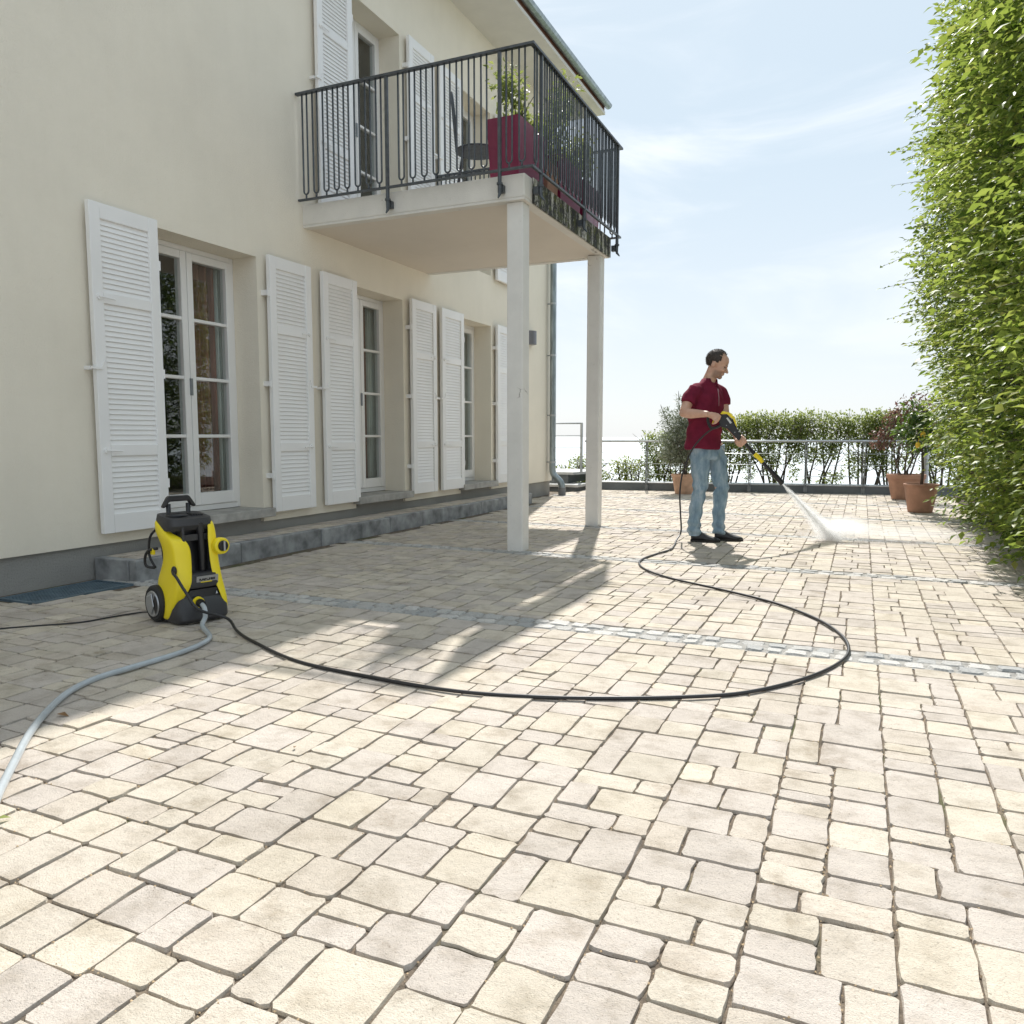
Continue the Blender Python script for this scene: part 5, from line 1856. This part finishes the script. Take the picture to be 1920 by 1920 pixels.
# neck, hidden trunk and legs: one continuous body
limb(skin, [(-0.085, 0.01, 1.44), (-0.070, 0.005, 1.51), (-0.035, 0, 1.60), (-0.015, 0, 1.65)], [0.072, 0.062, 0.056, 0.056], 16)
TR = [((-0.09, 0, 0.86), 0.14, 0.10), ((-0.09, 0, 1.05), 0.135, 0.095), ((-0.08, 0, 1.3), 0.15, 0.10), ((-0.075, 0, 1.40), 0.14, 0.08), ((-0.075, 0, 1.46), 0.08, 0.06)]
skin.loft([ering(c, SHL, FACE, a, b) for c, a, b in TR])
NL = [(-0.125, -0.055, 0.92), (-0.128, -0.07, 0.70), (-0.132, -0.085, 0.49), (-0.155, -0.10, 0.28), (-0.158, -0.10, 0.07)]
FL = [(0.0, 0.05, 0.92), (0.045, 0.05, 0.70), (0.068, 0.035, 0.49), (0.060, 0.045, 0.28), (0.062, 0.05, 0.07)]
for lg in (NL, FL):
    limb(skin, lg, [0.08, 0.072, 0.052, 0.050, 0.038])
# near arm: upper arm down, forearm across to the gun
SN, EN, WN = Vector((-0.195, -0.135, 1.44)), Vector((-0.278, -0.235, 1.215)), Vector((-0.060, -0.345, 1.198))
limb(skin, [SN + Vector((0.02, 0.015, -0.02)), SN.lerp(EN, 0.5) + Vector((-0.006, 0, 0)), EN + Vector((0.0, 0.0, 0.01))], [0.042, 0.050, 0.045])
skin.ellip(EN, (0.046, 0.044, 0.044), n=14, m=9)
limb(skin, [EN, EN.lerp(WN, 0.3) + Vector((0, 0, -0.004)), EN.lerp(WN, 0.7), WN], [0.044, 0.046, 0.035, 0.027])
# near hand: palm over the grip, fingers closing round it
skin.ellip((-0.030, -0.343, 1.188), (0.046, 0.024, 0.030), Matrix.Rotation(math.radians(14), 3, 'Y'), 14, 9)
skin.ellip((-0.005, -0.340, 1.180), (0.036, 0.023, 0.034), Matrix.Rotation(math.radians(25), 3, 'Y'), 14, 9)
for (kx, kz, l) in ((0.033, 1.192, 1.0), (0.022, 1.178, 1.05), (0.010, 1.163, 1.0), (-0.004, 1.150, 0.85)):
    chain(skin, [(kx - 0.012, -0.356, kz + 0.004), (kx + 0.012 * l, -0.372, kz - 0.014 * l), (kx + 0.004, -0.364, kz - 0.040 * l), (kx - 0.016, -0.340, kz - 0.046 * l)], [0.0105, 0.0098, 0.0092, 0.0078], 9)
chain(skin, [(-0.030, -0.325, 1.195), (0.004, -0.305, 1.192), (0.034, -0.300, 1.176)], [0.013, 0.0108, 0.0092], 9)
# far arm: behind the body, forearm reaching forward to hold the lance from below
SF, EF, WF = Vector((0.055, 0.15, 1.44)), Vector((0.095, 0.10, 1.155)), Vector((0.185, -0.185, 1.020))
limb(skin, [SF + Vector((-0.01, -0.01, -0.02)), SF.lerp(EF, 0.5), EF], [0.042, 0.049, 0.044])
skin.ellip(EF, (0.045, 0.045, 0.045), n=14, m=9)
limb(skin, [EF, EF.lerp(WF, 0.3), EF.lerp(WF, 0.7), WF], [0.043, 0.045, 0.034, 0.027])
LA, LB = Vector((0.150, -0.300, 1.060)), Vector((0.613, -0.200, 0.566))
LD = (LB - LA).normalized()
LN = Vector((-LD.z, 0, LD.x)).normalized()        # across the lance, up and to the right
LQ = LD.cross(LN).normalized()                      # towards the viewer or away
if LQ.y > 0:
    LQ = -LQ
GH = LA + LD * 0.135                                # middle of the grip on the lance
skin.ellip(GH - LN * 0.036 - LQ * 0.012, (0.050, 0.030, 0.030), Matrix((LD, LN, LQ)).transposed(), 14, 9)
limb(skin, [WF, GH - LN * 0.038 - LQ * 0.014], [0.027, 0.030], 12)
for k, (t, l) in enumerate(((-0.034, 0.95), (-0.012, 1.05), (0.010, 1.02), (0.031, 0.86))):
    b0 = GH + LD * t
    chain(skin, [b0 - LN * 0.036 + LQ * 0.012, b0 - LN * 0.010 + LQ * 0.030 * l, b0 + LN * 0.020 * l + LQ * 0.026, b0 + LN * 0.030 * l + LQ * 0.002], [0.0105, 0.0102, 0.0094, 0.008], 9)
chain(skin, [GH - LD * 0.040 - LN * 0.020 - LQ * 0.022, GH - LD * 0.020 + LN * 0.010 - LQ * 0.026, GH + LD * 0.008 + LN * 0.024 - LQ * 0.012], [0.013, 0.0108, 0.009], 9)
body = remeshed(skin, 0.0048, 3, 0.5)
# stubble beard: jaw, chin and upper lip
co = np.empty(len(body.vertices) * 3, dtype=np.float32)
body.vertices.foreach_get('co', co)
co = co.reshape(-1, 3)
inv = HROT.inverted()
hl = (co - np.array(HC)) @ np.array(inv.to_3x3()).T
fx, fz = hl[:, 0], hl[:, 2]
jaw = np.clip((-0.030 - fz + 0.12 * (fx - 0.05)) / 0.022, 0, 1) * np.clip((fx - 0.002) / 0.025, 0, 1) * np.clip((fz + 0.128) / 0.018, 0, 1)
lips = np.exp(-((fz + 0.056) / 0.007) ** 2) * (fx > 0.085)
beard = np.clip(jaw * 0.62 * (1 - 0.8 * lips), 0, 1)
brow = np.exp(-((fz - 0.029) / 0.006) ** 2) * (fx > 0.075) * (np.abs(hl[:, 1]) > 0.010) * (np.abs(hl[:, 1]) < 0.042) * 0.75
thin = np.clip((fz - 0.098) / 0.02, 0, 1) * np.clip((0.075 - fx) / 0.03, 0, 1) * 0.35
val = np.maximum(np.maximum(beard, brow), thin).astype(np.float32)
at = body.attributes.new('beard', 'FLOAT', 'POINT')
at.data.foreach_set('value', val)
person = bpy.data.objects.new('person', body)
body.materials.append(M['skin'])
COL.objects.link(person)
person.matrix_world = PM
person.location = PO
person.rotation_euler = (0, 0, PR)
tag(person, 'man in a burgundy polo shirt and faded jeans looking down while holding a spray gun', 'person')


def displace(me, fn):
    me.update()
    n = len(me.vertices)
    c = np.empty(n * 3, dtype=np.float32)
    me.vertices.foreach_get('co', c)
    c = c.reshape(-1, 3)
    nn = np.empty(n * 3, dtype=np.float32)
    me.vertices.foreach_get('normal', nn)
    nn = nn.reshape(-1, 3)
    c = c + nn * fn(c)[:, None]
    me.vertices.foreach_set('co', c.astype(np.float32).ravel())
    me.update()


# polo shirt
s = MB()
TS = [((-0.105, 0.0, 0.878), 0.197, 0.150), ((-0.103, 0.0, 0.93), 0.196, 0.148), ((-0.098, 0, 1.05), 0.186, 0.138), ((-0.092, 0, 1.16), 0.186, 0.135), ((-0.084, 0, 1.28), 0.196, 0.138),
      ((-0.078, 0, 1.37), 0.190, 0.126), ((-0.074, 0, 1.425), 0.165, 0.108), ((-0.072, 0, 1.465), 0.125, 0.088), ((-0.070, 0, 1.505), 0.078, 0.070)]
s.loft([ering(c, SHL, FACE, a, b, 28) for c, a, b in TS])
s.ellip(SN + Vector((0.02, 0.015, -0.02)), (0.072, 0.072, 0.066), n=16, m=10)
s.ellip(SF + Vector((-0.01, -0.01, -0.02)), (0.070, 0.070, 0.064), n=16, m=10)
capsule(s, (-0.085, -0.03, 1.478), SN + Vector((0.02, 0.015, 0.0)), 0.052, 0.052, 14)
capsule(s, (-0.05, 0.03, 1.478), SF + Vector((-0.01, -0.01, 0.0)), 0.052, 0.050, 14)
limb(s, [SN + Vector((0.012, 0.01, -0.01)), SN.lerp(EN, 0.35), SN.lerp(EN, 0.62)], [0.070, 0.072, 0.073], 18)
limb(s, [SF + Vector((-0.01, 0, -0.01)), SF.lerp(EF, 0.35), SF.lerp(EF, 0.52)], [0.068, 0.068, 0.067], 18)
shirt = remeshed(s, 0.007, 7, 0.5)


def shirt_folds(c):
    x, y, z = c[:, 0], c[:, 1], c[:, 2]
    w = 0.0075 * np.sin(30 * (x * 0.8 - y * 0.5) + 9 * np.sin(z * 8)) * np.clip((1.35 - z) / 0.3, 0, 1)
    w += 0.006 * np.sin(48 * (z - 0.6 * x) + 4 * np.sin(x * 14)) * np.clip((1.25 - z) / 0.15, 0, 1) * np.clip((z - 0.98) / 0.1, 0, 1)
    w += 0.005 * np.sin(42 * (z + 0.9 * x) + 3 * np.sin(y * 15)) * np.clip((z - 1.25) / 0.1, 0, 1)
    return w


displace(shirt, shirt_folds)
so = obj('shirt', shirt, 'shirt', person)
# collar and placket
cl = MB()
nr = 26
rin = [ering((-0.070, 0.004, 1.495), SHL, FACE, 0.078, 0.072, nr), ering((-0.060, 0.002, 1.535), SHL, FACE, 0.068, 0.066, nr), ering((-0.058, 0.002, 1.540), SHL, FACE, 0.073, 0.071, nr), ering((-0.072, 0.004, 1.492), SHL, FACE, 0.092, 0.088, nr)]
# open the collar at the throat
def vcut(ring, dz):
    out = []
    for p in ring:
        d = (p - Vector((-0.065, 0.003, p.z)))
        a = max(0.0, d.normalized().dot(FACE) - 0.72) / 0.28
        out.append(p + Vector((0, 0, -dz * a)) + FACE * 0.010 * a)
    return out


rin = [vcut(r, d) for r, d in zip(rin, (0.03, 0.085, 0.085, 0.03))]
cl.loft(rin, cap=False)
cl.build('collar', 'shirt', so, smooth=True)
pc0 = Vector((-0.072, 0, 0)) + FACE * 0.118
MB().tube([Vector((-0.070, 0, 1.44)) + FACE * 0.108 + SHL * 0.004, Vector((-0.076, 0, 1.36)) + FACE * 0.131 + SHL * 0.004, Vector((-0.082, 0, 1.28)) + FACE * 0.139 + SHL * 0.004], [0.0035, 0.003, 0.0025], 6).build('placket', 'button', so, smooth=True)

# jeans
j = MB()
j.loft([ering(c, SHL, FACE, a, b, 24) for c, a, b in (((-0.06, 0, 0.775), 0.13, 0.115), ((-0.068, 0, 0.83), 0.172, 0.128), ((-0.08, 0, 0.90), 0.172, 0.125), ((-0.088, 0, 0.96), 0.162, 0.118))])
limb(j, [(-0.125, -0.055, 0.90), (-0.126, -0.066, 0.78), (-0.122, -0.076, 0.64), (-0.120, -0.086, 0.50), (-0.150, -0.096, 0.36), (-0.166, -0.10, 0.20), (-0.160, -0.10, 0.055)], [0.098, 0.094, 0.081, 0.068, 0.066, 0.060, 0.066], 20)
limb(j, [(0.0, 0.05, 0.90), (0.025, 0.05, 0.78), (0.052, 0.046, 0.64), (0.076, 0.036, 0.50), (0.062, 0.040, 0.36), (0.054, 0.047, 0.20), (0.062, 0.050, 0.065)], [0.096, 0.091, 0.080, 0.068, 0.063, 0.058, 0.062], 20)
jm = remeshed(j, 0.007, 4, 0.5)


def jean_folds(c):
    x, y, z = c[:, 0], c[:, 1], c[:, 2]
    w = 0.008 * np.sin(80 * z + 14 * x + 5 * np.sin(9 * y)) * np.clip((0.24 - z) / 0.10, 0, 1)
    w += 0.007 * np.sin(60 * z - 34 * x) * np.exp(-((z - 0.48) / 0.07) ** 2)
    w += 0.008 * np.sin(44 * (z + 0.7 * x) + 3 * np.sin(20 * y)) * np.exp(-((z - 0.80) / 0.07) ** 2)
    w += 0.005 * np.sin(34 * x + 22 * y + 5 * np.sin(11 * z))
    return w


displace(jm, jean_folds)
jo = obj('jeans', jm, 'jeans', person)
MB().tube([Vector((-0.072, 0, 0.895)) + FACE * 0.135 + SHL * 0.06, Vector((-0.068, 0, 0.86)) + FACE * 0.140 + SHL * 0.085], 0.003, 5).build('pocket_tag', 'paper', jo)
# shoes
for (hx_, hy2, tx_, ty_) in ((-0.200, -0.10, 0.078, -0.115), (0.018, 0.05, 0.292, 0.045)):
    a, b = Vector((hx_, hy2, 0)), Vector((tx_, ty_, 0))
    d = (b - a).normalized()
    q = Vector((-d.y, d.x, 0))
    L = (b - a).length
    prof = [(0.01, 0.026, 0.075), (0.06, 0.036, 0.098), (0.25, 0.040, 0.108), (0.38, 0.042, 0.096), (0.55, 0.047, 0.068), (0.75, 0.051, 0.052), (0.9, 0.043, 0.043), (0.985, 0.022, 0.030)]
    rings = []
    for t, w, h in prof:
        c = a + d * (L * t)
        rings.append([c + q * (w * math.cos(u)) + Vector((0, 0, 0.012 + (h - 0.012) * max(0, math.sin(u)) ** 0.75)) for u in np.linspace(0, PI, 11)])
    mb = MB().loft(rings)
    so_ = mb.build('shoe', 'shoe', person, smooth=True)
    md = so_.modifiers.new('sub', 'SUBSURF')
    md.levels = md.render_levels = 2
    sl_ = []
    for t, w, h in prof:
        c = a + d * (L * (t * 1.015 - 0.008))
        sl_.append((c, w + 0.004))
    ring = [c + q * w for c, w in sl_] + [c - q * w for c, w in reversed(sl_)]
    MB().loft([[p + Vector((0, 0, 0.001)) for p in ring], [p + Vector((0, 0, 0.020)) for p in ring]]).build('sole', 'sole', so_, bevel=0.003)

# hair: short at the sides and back, thin on top
h = MB()
nu, nv = 44, 26
grid = {}
hv, hf = [], []
hrng = np.random.default_rng(9)
for i in range(nv + 1):
    th = PI * i / nv
    for k in range(nu):
        ph_ = 2 * PI * k / nu
        dx, dy, dz = math.sin(th) * math.cos(ph_), math.sin(th) * math.sin(ph_), math.cos(th)
        rr = 1.0 + hrng.normal(0, 0.018)
        p = Vector((-0.006 + 0.107 * dx * rr, 0.082 * dy * rr, 0.045 + 0.0955 * dz * rr))
        hv.append(p)
keep = []
for i in range(nv):
    for k in range(nu):
        q = (k + 1) % nu
        ids = (i * nu + k, (i + 1) * nu + k, (i + 1) * nu + q, i * nu + q)
        c = sum((hv[t] for t in ids), Vector()) / 4
        front = c.x < (0.020 if abs(c.y) > 0.02 else 0.045) + 0.012 * math.sin(c.y * 300) if c.z > 0.085 else c.x < 0.036 + 0.006 * math.sin(c.z * 500)
        low = c.z > -0.030 if c.x < -0.030 else c.z > 0.018
        if c.x > 0.0 and c.z < 0.05 and c.x > 0.028:
            front = False
        if front and low:
            keep.append(ids)
hair = MB()
hair.add([hp(*p) for p in hv], keep)
hm = hair.mesh('hair', True)
ho = obj('hair', hm, 'hair', person)
md = ho.modifiers.new('thick', 'SOLIDIFY')
md.thickness = 0.014
md.offset = -1
# loose strands that break the outline
sv, sf = [], []
for ids in keep:
    q4 = [hv[t] for t in ids]
    for _ in range(5):
        a_, b_ = hrng.random(), hrng.random()
        p = (q4[0] * (1 - a_) + q4[1] * a_) * (1 - b_) + (q4[3] * (1 - a_) + q4[2] * a_) * b_
        nrm_ = Vector((p.x + 0.006, p.y, p.z - 0.045)).normalized()
        d_ = (nrm_ * 0.8 + Vector((hrng.normal(-0.35, 0.35), hrng.normal(0, 0.35), hrng.normal(-0.1, 0.35)))).normalized()
        t_ = d_.cross(nrm_).normalized() * 0.0013
        L_h = hrng.uniform(0.006, 0.015)
        i0 = len(sv)
        sv += [hp(*(p - nrm_ * 0.002 + t_)), hp(*(p - nrm_ * 0.002 - t_)), hp(*(p + d_ * L_h))]
        sf.append((i0, i0 + 1, i0 + 2))
st_ = MB()
st_.add(sv, sf)
tag(obj('hair_strands', st_.mesh('hair_strands'), 'hair', ho), kind='stuff')
# eyes
for s_ in (-1, 1):
    MB().ellip(hp(0.0925, s_ * 0.031, 0.006), (0.008, 0.011, 0.006), HR3, 10, 6).build('eye', 'eye', person, smooth=True)

# ------------------------------------------------------------------ spray gun and lance
gun = thing('spray_gun', 'black and yellow pressure washer spray gun with long lance in the man\'s hands', 'spray gun', pl_(0.05, -0.32, 1.0), rz=PR)
GO = Vector((0.05, -0.32, 1.0))


def gp2(px_, py_, y=-0.315):
    return Vector((-0.049 + (px_ - 1330) * 0.00469, y, 1.087 - (py_ - 800) * 0.0048)) - GO


def gprism(poly, y0, y1):
    mb = MB()
    mb.loft([[gp2(a, b, y0) for a, b in poly], [gp2(a, b, y1) for a, b in poly]])
    return mb


gprism([(1350, 779), (1362, 777), (1374, 788), (1381, 803), (1391, 819), (1386, 827), (1374, 815), (1364, 804), (1350, 800), (1347, 790)], -0.340, -0.290).build('gun_body', 'black', gun, bevel=0.006, seg=2)
gprism([(1350, 777), (1354, 771), (1360, 772.5), (1368, 774), (1377, 783), (1381, 796), (1381, 802), (1374, 787), (1362, 776.5)], -0.342, -0.288).build('top_shell', 'yellow', gun, bevel=0.004, seg=2)
MB().tube(smooth_path([gp2(1352, 797), gp2(1342, 802), gp2(1333, 802), gp2(1329, 795), gp2(1327, 786), gp2(1331, 779.5), gp2(1341, 779), gp2(1352, 781)], 4), 0.0135, 10).build('grip_loop', 'black', gun, smooth=True)
MB().tube([gp2(1346, 784), gp2(1338, 789), gp2(1335, 795)], [0.007, 0.006, 0.004], 8).build('trigger', 'yellow', gun, smooth=True)
lb = gprism([(1361, 784.5), (1364, 783), (1372, 793), (1369, 795)], -0.3425, -0.3405).build('label_plate', 'paper', gun)
for (a, b) in ((1374, 785.5), (1362, 798), (1378, 811)):
    MB().disc(gp2(a, b, -0.341), (0, 1, 0), 0.004, 0.003, 10).build('screw', 'steel', gun)
l0 = LA - GO
l1 = LB - GO
ld = l1 - l0
MB().tube([l0 - ld * 0.02, l0 + ld * 0.40], [0.0155, 0.0145], 14).build('lance', 'black', gun, smooth=True)
MB().tube([l0 + ld * 0.44, l0 + ld * 0.49], [0.020, 0.020], 14).tube([l0 + ld * 0.49, l0 + ld * 0.60], [0.0165, 0.0160], 14).build('coupling_ring', 'yellow', gun, auto=40)
MB().obox(l0 + ld * 0.52 + LN * 0.016, LD * 0.035, LN * 0.006, LQ * 0.008).build('release_tab', 'yellow', gun, bevel=0.002)
MB().tube([l0 + ld * 0.38, l0 + ld * 0.445], [0.0175, 0.0175], 14).tube([l0 + ld * 0.595, l0 + ld * 0.70, l0 + ld * 0.84, l0 + ld * 0.99], [0.0155, 0.0165, 0.023, 0.025], 16).build('nozzle', 'black', gun, auto=50)

# ================================================================== WATER JET
tip = Vector(pl_(*(LA + (LB - LA) * 0.985)))
tgt = Vector((-0.20, 8.08, 0.0))
jd = (tgt - tip)
ju = jd.cross(Vector((0, 0, 1))).normalized()
jv = jd.normalized().cross(ju).normalized()
jr = np.random.default_rng(33)


def vol_mat(name, dens, aniso=0.6):
    m = bpy.data.materials.new(name)
    m.use_nodes = True
    nt = m.node_tree
    nt.nodes.clear()
    o = nt.nodes.new('ShaderNodeOutputMaterial')
    v = nt.nodes.new('ShaderNodeVolumePrincipled')
    v.inputs['Color'].default_value = (1, 1, 1, 1)
    v.inputs['Density'].default_value = dens
    v.inputs['Anisotropy'].default_value = aniso
    nt.links.new(v.outputs['Volume'], o.inputs['Volume'])
    return m


jet = thing('water_jet', 'white fan of water spraying from the lance onto the paving', 'water jet', tuple(tgt))
tag(jet, kind='stuff')
PINV[jet.name] = Matrix.Translation(tgt).inverted()


def cone(name, w0, w1, squash, dens, upto=0.97):
    rings = []
    for t in (0.0, 0.25, 0.5, 0.75, upto):
        c = tip + jd * t
        w = w0 + (w1 - w0) * t
        rings.append([c + ju * (w * math.cos(a)) + jv * (w * squash * math.sin(a)) for a in (2 * PI * k / 18 for k in range(18))])
    o = MB().loft(rings).build(name, vol_mat(name, dens), jet, smooth=True)
    return o


cone('jet_core', 0.006, 0.10, 0.5, 26.0, 0.99)
cone('jet_mist', 0.010, 0.16, 0.6, 4.0, 0.97)


def puff(name, c, r, dens):
    m = vol_mat(name, dens, 0.55)
    nt = m.node_tree
    tc = nt.nodes.new('ShaderNodeTexCoord')
    vl = nt.nodes.new('ShaderNodeVectorMath')
    vl.operation = 'LENGTH'
    nt.links.new(tc.outputs['Object'], vl.inputs[0])
    mr = nt.nodes.new('ShaderNodeMapRange')
    mr.interpolation_type = 'SMOOTHSTEP'
    mr.inputs['From Min'].default_value = 1.0
    mr.inputs['From Max'].default_value = 0.1
    mr.inputs['To Max'].default_value = dens
    nt.links.new(vl.outputs['Value'], mr.inputs['Value'])
    nt.links.new(mr.outputs['Result'], [x for x in nt.nodes if x.type == 'PRINCIPLED_VOLUME'][0].inputs['Density'])
    o = MB().ellip((0, 0, 0), (1, 1, 1), n=20, m=12).build(name, m, jet, smooth=True)
    o.location = c
    o.scale = r


puff('splash_mist', (tgt.x + 0.06, tgt.y + 0.05, 0.135), (0.36, 0.26, 0.13), 7.0)
puff('drifting_mist', (tgt.x + 0.60, tgt.y + 0.12, 0.095), (0.85, 0.36, 0.09), 2.2)
# droplets: thin streaks along the jet and splashes at its foot
P_, D_, S_ = [], [], []
for k in range(2600):
    t = jr.random() ** 0.6
    w = 0.008 + 0.15 * t
    a = jr.uniform(0, 6.28)
    rr_ = abs(jr.normal(0, 0.62))
    p = tip + jd * t + ju * (w * rr_ * math.cos(a)) + jv * (w * 0.55 * rr_ * math.sin(a))
    if p.z > 0.01:
        P_.append(p)
        D_.append((p - (tip - jd * 0.05)).normalized() * jr.uniform(0.015, 0.055))
        S_.append(jr.uniform(0.0004, 0.0010))
for k in range(2600):
    a = jr.uniform(0, 6.28)
    r_ = abs(jr.normal(0, 0.28))
    p = tgt + Vector((math.cos(a) * r_ + 0.18 * r_, math.sin(a) * r_ * 0.7, 0.012 + abs(jr.normal(0, 0.07)) * math.exp(-r_)))
    P_.append(p)
    D_.append(Vector((jr.normal(0, 0.5), jr.normal(0, 0.5), jr.uniform(0, 1))).normalized() * jr.uniform(0.003, 0.009))
    S_.append(jr.uniform(0.0008, 0.002))
P_, D_, S_ = np.array(P_), np.array(D_), np.array(S_)[:, None]
e1 = unit(np.cross(D_, [0.3, 0.5, 0.8])) * S_
e2 = unit(np.cross(D_, e1)) * S_
V = np.stack([P_ - D_, P_ + e1, P_ - 0.5 * e1 + 0.87 * e2, P_ - 0.5 * e1 - 0.87 * e2, P_ + D_], 1).reshape(-1, 3)
b = (np.arange(len(P_)) * 5)[:, None]
T = np.concatenate([b + q for q in ([0, 2, 1], [0, 3, 2], [0, 1, 3], [4, 1, 2], [4, 2, 3], [4, 3, 1])], 1).reshape(-1, 3)
md_, nt, bs = new_mat('water droplets')
bs.inputs['Base Color'].default_value = (0.93, 0.95, 0.96, 1)
bs.inputs['Roughness'].default_value = 0.3
tl = nt.nodes.new('ShaderNodeBsdfTranslucent')
tl.inputs['Color'].default_value = (0.97, 0.98, 0.98, 1)
mxs = nt.nodes.new('ShaderNodeMixShader')
mxs.inputs['Fac'].default_value = 0.6
nt.links.new(bs.outputs['BSDF'], mxs.inputs[1])
nt.links.new(tl.outputs['BSDF'], mxs.inputs[2])
tp = nt.nodes.new('ShaderNodeBsdfTransparent')
mx2 = nt.nodes.new('ShaderNodeMixShader')
mx2.inputs['Fac'].default_value = 0.35
nt.links.new(mxs.outputs['Shader'], mx2.inputs[1])
nt.links.new(tp.outputs['BSDF'], mx2.inputs[2])
nt.links.new(mx2.outputs['Shader'], nt.nodes['Material Output'].inputs['Surface'])
obj('droplets', np_mesh('droplets', V, T), md_, jet)
# thin film of water on the stones
film = MB()
ring = []
for k in range(60):
    a = 2 * PI * k / 60
    r_ = 1 + 0.20 * math.sin(3 * a + 1) + 0.12 * math.sin(7 * a) + 0.07 * math.sin(13 * a + 2)
    ring.append((tgt.x + 0.45 + 1.05 * r_ * math.cos(a), tgt.y + 0.12 + 0.42 * r_ * math.sin(a), 0.0042))
film.add(ring, [tuple(range(60))])
fm = mat_glass('water film', (1, 1, 1), 0.03)
fnt = fm.node_tree
for nd in fnt.nodes:
    if nd.type == 'BSDF_GLOSSY':
        nd.inputs['Roughness'].default_value = 0.12
        gl_node = nd
        bp = fnt.nodes.new('ShaderNodeBump')
        bp.inputs['Strength'].default_value = 0.4
        bp.inputs['Distance'].default_value = 0.01
        fnt.links.new(noise_node(fnt, world_pos(fnt), 22, 3), bp.inputs['Height'])
        fnt.links.new(bp.outputs['Normal'], nd.inputs['Normal'])
mxx = [x for x in fnt.nodes if x.type == 'MIX_SHADER'][0]
dst = fnt.nodes.new('ShaderNodeVectorMath')
dst.operation = 'DISTANCE'
dst.inputs[1].default_value = (tgt.x + 0.45, (tgt.y + 0.12) * 2.5, 0)
fnt.links.new(mapping(fnt, world_pos(fnt), (1, 2.5, 0)), dst.inputs[0])
wob_ = math_node(fnt, 'ADD', dst.outputs['Value'], math_node(fnt, 'MULTIPLY', noise_node(fnt, world_pos(fnt), 5, 5), 0.9))
msk_ = ramp(fnt, wob_, [(0.55, 1.0), (1.0, 0.0)])
old_ = mxx.inputs['Fac'].links[0].from_socket
fnt.links.new(math_node(fnt, 'MULTIPLY', old_, msk_), mxx.inputs['Fac'])
tag(film.build('water_film', fm), 'thin wet film of water on the paving around the splash', 'puddle', kind='stuff')
